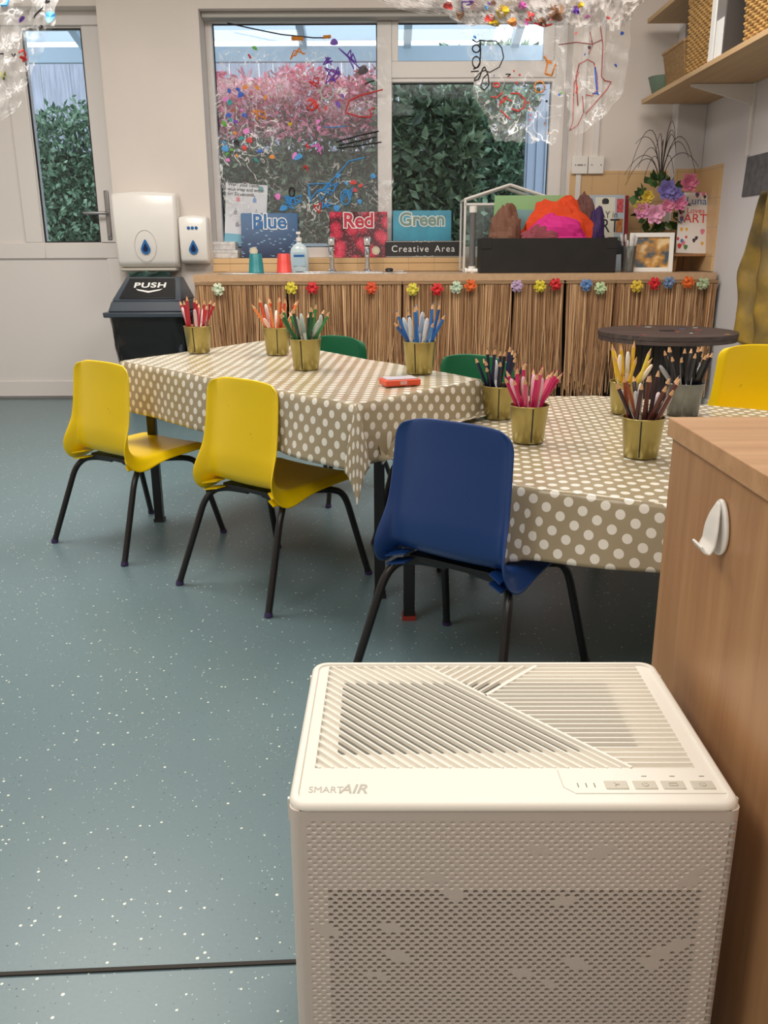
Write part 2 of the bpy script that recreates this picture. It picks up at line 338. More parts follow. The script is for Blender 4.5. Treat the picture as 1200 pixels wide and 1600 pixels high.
struct(MB().box((XL+.02, YD-.05, 0), (-1.556, YD-.012, .011)).build('trim_6', M['nickel']))
hc = at(169, 337, YD-.016)
h = MB(); h.box((hc.x-.014, YD-.024, at(165, 375, YD).z), (hc.x+.014, YD-.013, at(165, 298, YD).z)); hb = h.build('handle_plate', M['nickel'], do, bevel=.006)
h = MB(); lv = at(165, 333, YD-.05).z; h.tube([(hc.x, YD-.02, lv), (hc.x, YD-.055, lv), (hc.x-.02, YD-.062, lv), (hc.x-.13, YD-.062, lv)], .0095); h.cyl((hc.x, YD-.024, lv-.12), (hc.x, YD-.034, lv-.12), .011)
h.build('door_handle', M['nickel'], hb, smooth=True)

# ------------------------------------------------------------------ outside
struct(MB().box((-9, 5.75, -.3), (9, 14, -.2)).build('ground', mat('paving', srgb(150, 155, 158), .8, var=.15, scale=3)))
fm = mat('fence_wood', srgb(172, 174, 186), .8, var=.2, scale=9, stretch=(6, 6, .5))
f = MB(); x = -6.5
while x < 6:
    w = random.uniform(.13, .15); yy = 9.3+random.uniform(-.012, .012); f.box((x, yy, -.2), (x+w-.006, yy+.02, 2.72)); x += w
f.box((-6.5, 9.33, .3), (6, 9.38, .42)); f.box((-6.5, 9.33, 2.1), (6, 9.38, 2.22))
tag(f.build('board_fence', fm), 'tall weathered grey blue board fence beyond the garden shrubs', 'fence')
cn = thing('canopy', 'pale translucent lean-to canopy on grey beams outside the window', 'canopy', (0, 7.6, 0))
bmx = mat('painted_beam', srgb(190, 204, 214), .6)
zb0, zb1 = at(450, 96, 7.6).z, at(450, 72, 7.6).z
b = MB(); b.box((-5, 0, zb0), (2.2, .06, zb1)); b.build('beam', bmx, cn)
for x in (-3.9, -2.35, -.62, .2, 1.05):
    b = MB(); b.hexa([(x-.03, -1.95, 2.95), (x+.03, -1.95, 2.95), (x+.03, 0, zb1-.02), (x-.03, 0, zb1-.02), (x-.03, -1.95, 3.04), (x+.03, -1.95, 3.04), (x+.03, 0, zb1+.07), (x-.03, 0, zb1+.07)]); b.build('rafter', bmx, cn)
b = MB(); b.add([(-5, -1.95, 3.06), (.9, -1.95, 3.06), (.9, .2, zb1+.08), (-5, .2, zb1+.08)], [(0, 1, 2, 3)])
rm = bpy.data.materials.new('polycarbonate'); rm.use_nodes = True; rb_ = bsdf(rm); rb_.inputs['Base Color'].default_value = (.9, .95, 1, 1)
tr = N(rm, 'BsdfTranslucent'); tr.inputs[0].default_value = (.50, .55, .60, 1); t2 = N(rm, 'BsdfTransparent'); mx = N(rm, 'MixShader'); mx.inputs[0].default_value = .25
L(rm, tr.outputs[0], mx.inputs[1]); L(rm, t2.outputs[0], mx.inputs[2]); L(rm, mx.outputs[0], [n for n in rm.node_tree.nodes if n.type == 'OUTPUT_MATERIAL'][0].inputs[0])
b.build('roof_sheet', rm, cn, solid=.006)
for x in (-4.6, 2.1): b = MB(); b.box((x, 0, -.2), (x+.08, .08, zb1)); b.build('post', bmx, cn)
# blue white post at right of the window view
p0 = at(822, 200, 8.0); p1 = at(858, 200, 8.0)
b = MB(); b.box((p0.x, 8.0, -.2), (p1.x+.15, 8.03, 2.0))
for k in range(3): b.box((p0.x+.02+k*.075, 7.985, -.2), (p0.x+.045+k*.075, 8.0, 2.0))
tag(b.build('cladding_panel', mat('cladding', srgb(158, 168, 184), .6)), 'narrow blue grey cladding panel outside the right of the window', 'panel')

def leafmat(name, cols, rough=.4):
    m = mat(name, cols[0], rough); g = N(m, 'NewGeometry'); r = N(m, 'ValToRGB'); r.color_ramp.interpolation = 'LINEAR'
    while len(r.color_ramp.elements) < len(cols): r.color_ramp.elements.new(.5)
    for i, c in enumerate(cols): r.color_ramp.elements[i].position = i/(len(cols)-1); r.color_ramp.elements[i].color = (*c, 1)
    L(m, g.outputs['Random Per Island'], r.inputs[0]); L(m, r.outputs[0], bsdf(m).inputs['Base Color']); return m
M['leafg'] = leafmat('hedge_leaves', [srgb(50, 72, 54), srgb(84, 116, 88), srgb(124, 156, 122), srgb(166, 192, 160)])
M['leafr'] = leafmat('pink_leaves', [srgb(206, 96, 116), srgb(244, 128, 150), srgb(252, 186, 198), srgb(170, 116, 104)])
M['leafd'] = leafmat('dark_leaves', [srgb(50, 66, 48), srgb(84, 104, 74), srgb(128, 146, 112)])
M['bark'] = mat('bark', srgb(66, 52, 44), .9)
def foliage(name, box, n, lm, size=.07, label='', cat='shrub', lump=.12):
    (x0, y0, z0), (x1, y1, z1) = box; c = MB()
    for i in range(n):
        # mostly on the side facing the house and the top
        u = random.random(); x = random.uniform(x0, x1)
        top = z1 + .14*noise.noise(Vector((x*2.2, 3, 1))) + .06*noise.noise(Vector((x*9, 3, 1)))
        z = random.uniform(z0, top); y = y0 + abs(random.gauss(0, .16)) + lump*noise.noise(Vector((x*3, z*3, y0)))
        if z > top-.15: y = random.uniform(y0, y1)
        s = size*random.uniform(.6, 1.2); d = Vector((random.gauss(0, 1), -abs(random.gauss(0, .8)), random.gauss(.5, .8))).normalized()
        w = d.cross(Vector((random.gauss(0, 1), random.gauss(0, 1), random.gauss(0, 1)))).normalized()*s*.24; nn = d.cross(w).normalized()*s*.07
        p = Vector((x, y, z)); c.add([p, p+d*s*.5+w+nn, p+d*s, p+d*s*.5-w+nn, p+d*s*.5], [(0, 1, 4), (1, 2, 4), (2, 3, 4), (3, 0, 4)])
    o = c.build(name, lm[0]); tag(o, label, cat); 
    bk = MB(); bk.mi = 0
    for k in range(int((x1-x0)/.35)):
        bx = x0+.17+k*.35; bk.tube([(bx, (y0+y1)/2, -.2), (bx+random.uniform(-.1, .1), (y0+y1)/2, (z0+z1)/2), (bx+random.uniform(-.2, .2), (y0+y1)/2, z1-.1)], [.025, .02, .008], 6)
    bk.build('branch', M['bark'], o); return o
hz = lambda px, py, Y: at(px, py, Y)
foliage('clipped_hedge', ((-3.2, 7.9, -.15), (-2.05, 8.5, at(90, 165, 8).z)), 10000, [M['leafg']], .07, 'clipped green hedge seen through the glass of the door', 'hedge')
core = mat('hedge_shade', srgb(20, 26, 22), 1)
o_ = foliage('pink_shrub', ((at(320, 200, 7.9).x-.15, 7.8, at(450, 215, 7.8).z), (at(590, 200, 7.9).x+.05, 8.4, at(450, 112, 7.9).z)), 5200, [M['leafr']], .065, 'shrub with bright pink young leaves behind the left pane', 'shrub')
foliage('green_shrub', ((at(320, 200, 7.9).x-.15, 7.86, -.1), (at(590, 200, 7.9).x+.05, 8.4, at(450, 185, 7.9).z)), 8500, [M['leafd']], .075, 'dark green shrub growing below the pink leaves', 'shrub')
foliage('laurel_shrub', ((at(612, 200, 7.5).x-.1, 7.5, -.1), (at(745, 200, 7.5).x, 8.3, at(700, 128, 7.5).z)), 5200, [M['leafd']], .125, 'large leaved dark laurel bush behind the right pane', 'shrub')
foliage('climbing_shrub', ((at(690, 200, 8.6).x, 8.55, -.1), (at(845, 60, 8.6).x, 8.9, at(800, 70, 8.6).z)), 4200, [M['leafg']], .11, 'pale green bush rising behind the top right pane', 'shrub')
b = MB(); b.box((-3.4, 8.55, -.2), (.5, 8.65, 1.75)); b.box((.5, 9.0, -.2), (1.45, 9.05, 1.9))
tag(b.build('shade_backing', core), 'shade painted as a dark screen behind the shrubs outside', 'backing')  # near-black slab painted for the shade deep among the shrubs
b = MB(); b.box((-3.1, 5.9, .8), (-.1, 6.2, .93)); tag(b.build('garden_ledge', mat('ledge', srgb(196, 208, 220), .7)), 'low pale ledge just outside the glass', 'ledge')

# ------------------------------------------------------------------ counter
CZ = .767; CY0 = 4.75; cx0 = -1.008
ct = MB(); sx0, sx1, sy0, sy1 = -.62, .02, 4.86, 5.16
for a, b in (((cx0, CY0), (sx0, YB-.015)), ((sx1, CY0), (XW-.02, YB-.12)), ((sx0, CY0), (sx1, sy0)), ((sx0, sy1), (sx1, YB-.015)), ((sx1, YB-.12), (XW-.17, YB-.015))):
    ct.box((a[0], a[1], CZ-.036), (b[0], b[1], CZ))
cn_ = thing('counter', 'long tan worktop under the window with raffia hanging below', 'counter', (0, 0, 0))
ct.build('worktop', M['worktop'], cn_)
for x in (-1.0, .82, 1.13, 1.7): MB().box((x, 4.9, 0), (x+.045, 4.95, CZ-.036)).build('leg', M['upvc'], cn_)
MB().box((-1.0, 5.22, 0), (1.60, 5.26, CZ-.036)).build('back_panel', mat('recess_shade', srgb(70, 62, 56), .7), cn_)  # dark colour stands for the shade in the recess under the worktop
sk = thing('sink', 'stainless steel sink set in the worktop behind two cups', 'sink', (0, 0, CZ))
s = MB(); x0, x1 = at(343, 425, 4.9).x, at(636, 425, 4.9).x
s.box((x0, 4.82, .0005), (sx0+.02, 5.24, .005)); s.box((sx1-.02, 4.82, .0005), (x1, 5.24, .005)); s.box((sx0+.02, 4.82, .0005), (sx1-.02, 4.88, .005)); s.box((sx0+.02, 5.14, .0005), (sx1-.02, 5.24, .005)); s.build('rim', M['steel'], sk, bevel=.002)
s = MB(); a0, a1, b0, b1 = sx0+.02, sx1-.02, 4.88, 5.14; zz = -.14
s.add([(a0, b0, 0), (a1, b0, 0), (a1, b1, 0), (a0, b1, 0), (a0+.03, b0+.03, zz), (a1-.03, b0+.03, zz), (a1-.03, b1-.03, zz), (a0+.03, b1-.03, zz)], [(0, 1, 5, 4), (1, 2, 6, 5), (2, 3, 7, 6), (3, 0, 4, 7), (4, 5, 6, 7)]); s.build('basin', M['steel'], sk)
def tap(px, lab):
    p = at(px, 424, 5.19); t = thing('pillar_tap', lab, 'tap', (p.x, 5.19, CZ+.005))
    b = MB(); b.lathe([(.026, 0), (.026, .006), (.017, .012), (.014, .05), (.016, .09), (.02, .12), (.018, .135)], n=24); b.tube([(0, 0, .1), (0, -.03, .118), (0, -.09, .112), (0, -.11, .085)], [.013, .012, .011, .01], 12); b.build('body', M['chrome'], t, smooth=True)
    b = MB(); b.lathe([(.012, .135), (.024, .142), (.026, .16), (.025, .178), (.016, .188)], n=8); b.build('tap_head', M['chrome'], t, bevel=.002)
tap(519, 'chrome pillar tap with lobed head, nearer the blue poster'); tap(574, 'chrome pillar tap with lobed head, nearer the sign')
# raffia skirt
def strawmat():
    m = mat('raffia', srgb(176, 130, 86), .6); g = N(m, 'NewGeometry'); r = N(m, 'ValToRGB')
    cs = [(0, srgb(120, 84, 56)), (.35, srgb(164, 120, 82)), (.7, srgb(196, 152, 108)), (1, srgb(222, 182, 138))]
    r.color_ramp.elements.new(.3); r.color_ramp.elements.new(.6)
    for e, (p, c) in zip(r.color_ramp.elements, cs): e.position = p; e.color = (*c, 1)
    L(m, g.outputs['Random Per Island'], r.inputs[0]); L(m, r.outputs[0], bsdf(m).inputs['Base Color']); return m
M['straw'] = strawmat()
def skirt(pa, pb, lab, dens=520):
    X0, X1 = at(pa, 445, 4.74).x, at(pb, 445, 4.74).x; t = thing('raffia_skirt', lab, 'raffia skirt', (X0, 4.735, CZ-.04), 0, 'raffia skirts along the counter')
    w = X1-X0; b = MB(); n = int(w*dens*2.4)
    for i in range(n):
        x = random.uniform(.003, w-.003); lay = random.choice((0, .008, .016)); ln = random.uniform(.52, .63) if random.random() < .85 else random.uniform(.35, .6)
        sway = random.gauss(0, .018)+.012*math.sin(x*20+X0*7); pinch = (w/2-x)*.05; wd = random.uniform(.0012, .003); th = random.uniform(-1, 1); ky = random.uniform(-.008, .008)
        pts = [(x, lay-.012, -.004), (x+sway*.15+pinch*.2, lay-.012+ky, -ln*.35), (x+sway*.5+pinch*.6, lay-.012+ky, -ln*.7), (x+sway+pinch, lay-.012+2*ky, -ln)]
        dx, dy = wd*math.cos(th), wd*math.sin(th)
        b.add([q for p in pts for q in ((p[0]-dx, p[1]-dy, p[2]), (p[0]+dx, p[1]+dy, p[2]))], [(2*k, 2*k+1, 2*k+3, 2*k+2) for k in range(3)])
    b.build('raffia_strands', M['straw'], t)['kind'] = 'stuff'
    MB().box((.0, -.016, -.012), (w, .008, .003)).build('waistband', mat('waistband', srgb(150, 116, 82), .7), t)
for pa, pb, lab in ((305, 448, 'raffia skirt at the left end of the counter beside the bin'), (449, 628, 'raffia skirt below the taps, behind the far green chair'), (629, 800, 'raffia skirt hanging behind the bucket of blue pencils'), (803, 880, 'narrow raffia skirt left of the dark gap, below the black box'), (884, 960, 'raffia skirt right of the dark gap, below the plastic beaker'), (961, 1120, 'raffia skirt at the right end behind the cable reel table')):
    skirt(pa, pb, lab)
# paper flower garland
gd = thing('flower_garland', 'garland of bright fabric flowers strung along the worktop edge', 'garland', (0, 4.70, .725))
gs = MB(); pts = [(-.98+i*.07, 0, .006*math.sin(i*1.3)) for i in range(40)]; gs.tube(pts, .0009, 5); gs.build('string', mat('string', srgb(170, 150, 120), .8), gd)
pet = {}
for px, py, c in ((341, 452, (205, 215, 185)), (455, 450, (214, 196, 60)), (488, 450, (200, 40, 44)), (580, 450, (214, 80, 44)), (645, 452, (214, 200, 70)), (683, 452, (206, 38, 40)), (713, 449, (186, 204, 176)), (735, 446, (222, 100, 40)), (808, 447, (186, 158, 190)), (843, 447, (214, 196, 50)), (868, 444, (200, 36, 40)), (916, 445, (96, 130, 180)), (938, 450, (184, 204, 160)), (995, 447, (216, 184, 60)), (1022, 443, (206, 30, 40)), (1045, 441, (110, 130, 165)), (1075, 441, (226, 104, 36)), (1098, 443, (176, 190, 150))):
    p = at(px, py, 4.70); mm = pet.setdefault(c, mat('petal', srgb(*c), .7)); b = MB()
    for ly, (rr, yy, k0) in enumerate(((.034, 0, 0), (.024, -.008, .5))):
        for k in range(6):
            a = (k+k0)*math.pi/3+random.uniform(-.15, .15); ca, sa = math.cos(a), math.sin(a)
            q = lambda r_, t_, y_: (p.x+r_*math.cos(a+t_), yy+y_, p.z-.725+r_*math.sin(a+t_))
            b.add([(p.x, yy+.004, p.z-.725), q(rr*.6, -.5, -.006), q(rr, -.28, -.002+random.uniform(-.008, .004)), q(rr, .28, -.002), q(rr*.6, .5, -.006)], [(0, 1, 2, 3, 4)])
    fl = b.build('flower', mm, gd, solid=.0015)
    if px in (455, 645, 843, 995): fl['label'] = 'yellow flower'

# ------------------------------------------------------------------ dispensers and bin
def droplet(parent, cx, cz, y, s, m1, m2, nm='droplet_window'):
    for k, (sc, m, dy) in enumerate(((1, m1, 0), (.55, m2, -.002))):
        b = MB(); pts = []
        for i in range(28):
            a = 2*math.pi*i/28; rx = .5*s*sc*math.sin(a)*(1 if math.cos(a) < 0 else (1-.62*math.cos(a))); pts.append((cx+rx, y+dy, cz+s*sc*(.95*math.cos(a) if math.cos(a) > 0 else .55*math.cos(a))))
        b.prism(pts, (0, .004, 0)); b.build(nm if k == 0 else 'dark_centre', m, parent)
M['dblue'] = mat('droplet_blue', srgb(40, 104, 168), .25); M['dnavy'] = mat('droplet_navy', srgb(18, 34, 72), .2)
def disp(name, lab, x0, x1, z0, z1, depth, taper, cat):
    w = x1-x0; t = thing(name, lab, cat, ((x0+x1)/2, YB-.002, z0)); hh = z1-z0; b = MB()
    prof = [(0, .97, .62), (.04, 1.0, .86), (.1, 1, .97), (.6, 1.0, 1.0), (.93, .98, .96), (.985, .96, .85), (1, .93, .5)]
    rows = []
    for f_, wf_, df in prof:
        hw = w/2*wf_*(1-(1-f_)*taper); dd = depth*df; z = f_*hh
        rows.append([(-hw, 0, z), (-hw, -dd*.86, z), (-hw*.93, -dd*.97, z), (-hw*.5, -dd, z+.006*(f_ > .9)), (0, -dd*1.01, z+.009*(f_ > .9)), (hw*.5, -dd, z+.006*(f_ > .9)), (hw*.93, -dd*.97, z), (hw, -dd*.86, z), (hw, 0, z)])
    n = 9; b.add([p for r_ in rows for p in r_], [(i*n+k, i*n+k+1, (i+1)*n+k+1, (i+1)*n+k) for i in range(len(rows)-1) for k in range(n-1)]+[tuple(range(n))[::-1], tuple(range((len(rows)-1)*n, len(rows)*n))]+[(i*n+n-1, i*n, (i+1)*n, (i+1)*n+n-1) for i in range(len(rows)-1)])
    b.build('cover', M['white'], t, smooth=True, bevel=.003); return t, w, hh
a0, a1 = at(178, 400, 5.17), at(273, 300, 5.17)
t, w, hh = disp('towel_dispenser', 'large white wall paper towel dispenser above the swing bin', a0.x, a1.x, at(230, 419, 5.17).z, a1.z, .13, .09, 'towel dispenser')
droplet(t, -.0, hh*.26, -.138, .054, M['dblue'], M['dnavy'])
b = MB()
pts = [( .062*math.sin(2*math.pi*i/40), -.1325, hh*.30+.085*math.cos(2*math.pi*i/40)) for i in range(41)]; b.tube(pts, .0012, 5); b.build('oval_groove', mat('groove', srgb(200, 196, 190), .4), t)
b = MB(); b.box((-w*.43, -.118, -.018), (w*.43, -.01, 0)); b.build('outlet', M['mark'], t, bevel=.008)
b = MB(); b.grid(lambda u, v: (-.12+.24*u, -.11+.05*v+.008*math.sin(u*9), -.020-.042*v-.008*math.sin(u*13+v*4)), 20, 4); tw = b.build('paper_towel', mat('green_towel', srgb(110, 150, 142), .8), None, solid=.002)
tw.location = t.location; tag(tw, 'sheet of green paper towel hanging out of the dispenser', 'paper towel')
a0, a1 = at(281, 412, 5.2), at(322, 338, 5.2)
t, w, hh = disp('soap_dispenser', 'small white soap dispenser with a blue droplet window', a0.x, a1.x, a0.z, a1.z, .09, .06, 'soap dispenser')
droplet(t, 0, hh*.31, -.097, .052, M['dblue'], M['dnavy'])
for k in (-1, 0, 1):
    b = MB(); b.cyl((k*.022, -.089, hh*.76), (k*.022, -.094, hh*.76), .009, n=16); b.build('blue_dot', M['dblue'], t)
# bin
bp_ = at(235, 500, 4.95); bx = bp_.x
t = thing('swing_bin', 'dark grey swing top bin lined with a black bag', 'bin', (bx+.005, 5.04, 0))
wl, wr = -.235, .235; zl = at(200, 493, 4.85).z; zt_ = at(230, 434, 4.98).z
def frust(mb, x0, x1, y0, y1, z0, X0, X1, Y0_, Y1_, z1): mb.hexa([(x0, y0, z0), (x1, y0, z0), (x1, y1, z0), (x0, y1, z0), (X0, Y0_, z1), (X1, Y0_, z1), (X1, Y1_, z1), (X0, Y1_, z1)])
b = MB(); frust(b, -.15, .15, -.11, .13, .0, -.185, .185, -.15, .17, zl-.15); b.build('body', M['binp'], t, bevel=.015)
def bagf(u, v):
    a = 2*math.pi*u; c, s_ = math.cos(a), math.sin(a); k = 5; rx = .232*abs(c)**(2/k)*(1 if c > 0 else -1); ry = .19*abs(s_)**(2/k)*(1 if s_ > 0 else -1)
    z = zl-.01-.36*v; f_ = 1-.16*v; nz = .014*noise.noise(Vector((c*5, s_*5, v*5+3)))*(0.3+v); return (rx*f_+nz*c, ry*f_+nz*s_+.015, z)
b = MB(); b.grid(bagf, 80, 16); b.build('bin_bag', M['bag'], t, smooth=True)
b = MB(); frust(b, wl, wr, -.195, .225, zl-.012, wl-.003, wr+.003, -.198, .228, zl+.016); b.build('rim', M['binp'], t, bevel=.006)
zm = zl+.075
b = MB(); frust(b, -.215, .215, -.175, .205, zl+.016, -.195, .195, -.155, .185, zm); frust(b, -.195, .195, -.155, .185, zm, -.155, .155, .02, .1, zt_)
b.build('lid', M['binp'], t, bevel=.008)
nn = Vector((0, -(zt_-zm), .175)).normalized(); up = Vector((0, .175, zt_-zm)).normalized(); fc = Vector((0, -.155+.0875, (zm+zt_)/2))
sl = (Vector((0, .175, zt_-zm))).length
b = MB(); q = [fc+Vector((x*hw, 0, 0))+up*(sl*.42*yy)+nn*.001 for x, yy, hw in ((-1, -1, .155), (1, -1, .155), (1, 1, .128), (-1, 1, .128))]; b.prism(q, nn*.006); fp = b.build('flap', M['blackp'], t, bevel=.003)
textmesh('PUSH', .062, M['txtw'], 'push_lettering', fp, face_mtx(fc+nn*.0078+up*.022, (1, 0, 0), up), bold=.0016, sx=1.15, spacing=1.1)
b = MB(); o3 = fc+nn*.0075-up*.022; b.prism([o3+Vector((x, 0, 0))+up*y for x, y in ((-.075, .014), (-.058, .008), (0, -.006), (.058, .008), (.075, .014), (.06, -.002), (0, -.022), (-.06, -.002))], nn*.0008); b.build('arrow_mark', M['txtw'], fp)

# ------------------------------------------------------------------ objects on the sill
SY = 5.36
def board(name, lab, cat, px0, px1, pyt, pyb, Y, th, m, lean=.03, rxoff=0, z=None):
    p0, p1 = at(px0, pyb, Y), at(px1, pyt, Y); zb = zs if z is None else z; w = p1.x-p0.x; hgt = p1.z-zb
    t = thing(name, lab, cat, ((p0.x+p1.x)/2, Y, zb+.0008)); t.rotation_euler = (-math.atan2(lean, hgt), 0, rxoff)
    b = MB(); b.box((-w/2, 0, 0), (w/2, th, hgt)); b.build('cover', m, t, bevel=.001); return t, w, hgt
def oceanmat():
    m = mat('ocean_print', (.02, .08, .25), .18); tc = N(m, 'TexCoord'); sp = N(m, 'SeparateXYZ'); L(m, tc.outputs['Object'], sp.inputs[0])
    r = N(m, 'ValToRGB'); r.color_ramp.elements[0].color = (*srgb(14, 28, 70), 1); r.color_ramp.elements[1].color = (*srgb(24, 96, 150), 1); L(m, math_(m, 'DIVIDE', sp.outputs[2], .3), r.inputs[0])
    mp = N(m, 'Mapping'); mp.inputs['Scale'].default_value = (26, 1, 80); mp.inputs['Rotation'].default_value = (0, .12, 0); L(m, tc.outputs['Object'], mp.inputs[0]); v = N(m, 'TexVoronoi'); v.inputs['Scale'].default_value = 1; L(m, mp.outputs[0], v.inputs['Vector'])
    k = math_(m, 'LESS_THAN', v.outputs['Distance'], .24); k = math_(m, 'MULTIPLY', k, math_(m, 'LESS_THAN', sp.outputs[2], .17))
    L(m, mixc(m, k, r.outputs[0], srgb(130, 170, 200)), bsdf(m).inputs['Base Color']); return m
def berrymat():
    m = mat('berry_print', (.6, .03, .1), .18); tc = N(m, 'TexCoord'); v = N(m, 'TexVoronoi'); v.inputs['Scale'].default_value = 14; L(m, tc.outputs['Object'], v.inputs['Vector'])
    v2 = N(m, 'TexVoronoi'); v2.inputs['Scale'].default_value = 90; L(m, tc.outputs['Object'], v2.inputs['Vector'])
    r = N(m, 'ValToRGB'); r.color_ramp.elements.new(.6); cs = [srgb(226, 70, 100), srgb(196, 34, 66), srgb(84, 10, 28)]
    for e, p, c in zip(r.color_ramp.elements, (0.1, .6, .95), cs): e.position = p; e.color = (*c, 1)
    L(m, math_(m, 'MULTIPLY', v.outputs['Distance'], 1.5), r.inputs[0])
    L(m, mixc(m, math_(m, 'MULTIPLY', math_(m, 'LESS_THAN', v2.outputs['Distance'], .3), .35), r.outputs[0], srgb(250, 150, 170)), bsdf(m).inputs['Base Color']); return m
def tealmat(): return mat('teal_print', srgb(58, 150, 178), .2, var=.25, scale=7)
def title(t, txt, w, hgt, y, colr, size, z=None):
    zz = hgt*.8 if z is None else z
    textmesh(txt, size, M['txtw'], 'title_outline', t, face_mtx((0, y-.0010, zz), (1, 0, 0), (0, 0, 1)), bold=size*.07, depth=.0003)
    textmesh(txt, size, colr, 'title_lettering', t, face_mtx((0, y-.0018, zz), (1, 0, 0), (0, 0, 1)), bold=size*.025, depth=.0004)
def sticker(t, x, z):
    b = MB(); b.cyl((x, 0, z), (x, -.0016, z), .024, n=24); b.build('round_sticker', mat('sticker', srgb(214, 206, 180), .4), t)
    b = MB(); b.tube([(x+.018*math.cos(a*.3), -.002, z+.018*math.sin(a*.3)) for a in range(22)], .0012, 4); b.build('sticker_ring', M['mark'], t)
t, w, hgt = board('blue_flip_chart', 'blue ocean picture flip chart standing on the sill', 'flip chart', 378, 464, 332, 401, SY, .012, oceanmat(), .035)
title(t, 'Blue', w, hgt, 0, mat('ink_blue', srgb(30, 100, 160), .4), .115); sticker(t, -w*.29, hgt*.15)
b = MB()
for k in range(9): b.cyl((-w*.45+k*w*.112, .004, hgt+.002), (-w*.45+k*w*.112, .004, hgt-.012), .003, n=6)
b.build('ring_binding', M['steel'], t)
t, w, hgt = board('red_flip_chart', 'red raspberry picture flip chart standing on the sill', 'flip chart', 516, 605, 330, 402, SY, .012, berrymat(), .035)
title(t, 'Red', w, hgt, 0, mat('ink_red', srgb(190, 30, 60), .4), .115); sticker(t, w*.3, hgt*.15)
b = MB()
for k in range(9): b.cyl((-w*.45+k*w*.112, .004, hgt+.002), (-w*.45+k*w*.112, .004, hgt-.012), .003, n=6)
b.build('ring_binding', M['steel'], t)
t, w, hgt = board('green_flip_chart', 'teal flip chart reading Green behind the chalk sign', 'flip chart', 614, 706, 328, 400, SY+.03, .012, tealmat(), .03)
title(t, 'Green', w, hgt, 0, mat('ink_green', srgb(120, 150, 140), .4), .105)
b = MB()
for k in range(9): b.cyl((-w*.45+k*w*.112, .004, hgt+.002), (-w*.45+k*w*.112, .004, hgt-.012), .003, n=6)
b.build('ring_binding', M['steel'], t)
t, w, hgt = board('chalkboard_sign', 'black chalkboard sign lettered Creative Area', 'sign', 602, 720, 376, 401, SY-.035, .012, mat('chalkboard', srgb(40, 38, 38), .6, var=.2, scale=20), .01)
for wd_, ox_ in (('Creative', -.17), ('Area', .29)): textmesh(wd_, .052, M['txtw'], 'chalk_lettering', t, face_mtx((w*ox_, -.001, hgt*.5), (1, 0, 0), (0, 0, 1)), depth=.0003, spacing=1.22)
b = MB()
for zz in (hgt*.95, hgt*.05): b.tube([(x*.012, -.001, zz+.003*math.sin(x*1.6)) for x in range(-5, 6)], .0011, 4)
b.box((-w/2+.003, -.0012, .003), (w/2-.003, 0, .005)); b.box((-w/2+.003, -.0012, hgt-.005), (w/2-.003, 0, hgt-.003)); b.build('chalk_border', M['txtw'], t)
# hand wash poster leaning on the glass
pA, pB = at(350, 376, 5.43), at(413, 281, 5.44)
t = thing('hand_washing_poster', 'white hand washing poster leaning on the left pane', 'poster', ((pA.x+pB.x)/2, 5.41, pA.z-.02)); t.rotation_euler = (-.09, .07, 0)
w = (pB.x-pA.x)*.96; hgt = pB.z-pA.z; MB().box((-w/2, 0, 0), (w/2, .002, hgt)).build('sheet', mat('paper', srgb(212, 214, 220), .35), t)
MB().box((-w/2, -.001, 0), (w/2, 0, hgt*.16)).build('blue_footer', mat('footer', srgb(120, 178, 200), .4), t)
textmesh('Wash your hands\nwith soap and water\nfor 20 seconds', .026, M['txtk'], 'poster_lettering', t, face_mtx((-w*.45, -.001, hgt*.9), (1, 0, 0), (0, 0, 1)), depth=.0003, align='LEFT', bold=.0005)
b = MB(); b.cyl((w*.34, 0, hgt*.93), (w*.34, -.001, hgt*.93), .016, n=20); b.build('teal_badge', mat('badge', srgb(80, 150, 150), .4), t)
for k, (xx, zz, c) in enumerate(((-.2, .7, (220, 120, 140)), (.2, .7, (110, 150, 200)), (-.25, .48, (150, 150, 160)), (.25, .48, (150, 150, 160)), (-.2, .28, (150, 150, 160)))):
    b = MB(); b.lathe([(.001, 0), (.011, .002), (.010, .022), (.003, .028), (.003, .038)], (xx*w, -.001, zz*hgt), 8, 1, .08); b.build('pictogram', mat('pictogram', srgb(*c), .5), t)
# tissue boxes
tm = mat('marbled_card', srgb(205, 203, 202), .6, var=.25, scale=40)
zq = zs+.0005
for k, (a, b_, lab) in enumerate(((334, 372, 'grey marbled card box on the sill, lower of two'), (332, 369, 'grey marbled card box on the sill, upper of two'))):
    p0, p1 = at(a, 400, 5.34), at(b_, 400, 5.34); m_ = MB(); hh_ = .045
    m_.box((p0.x, 5.325, zq), (p1.x, 5.44, zq+hh_)); o = m_.build('card_box', tm, bevel=.002); tag(o, lab, 'box', 'stacked card boxes on the sill')
    MB().box((p0.x-.002, 5.323, zq+hh_*.62), (p1.x+.002, 5.442, zq+hh_+.0012)).build('lid', tm, o, bevel=.002); zq += hh_+.002
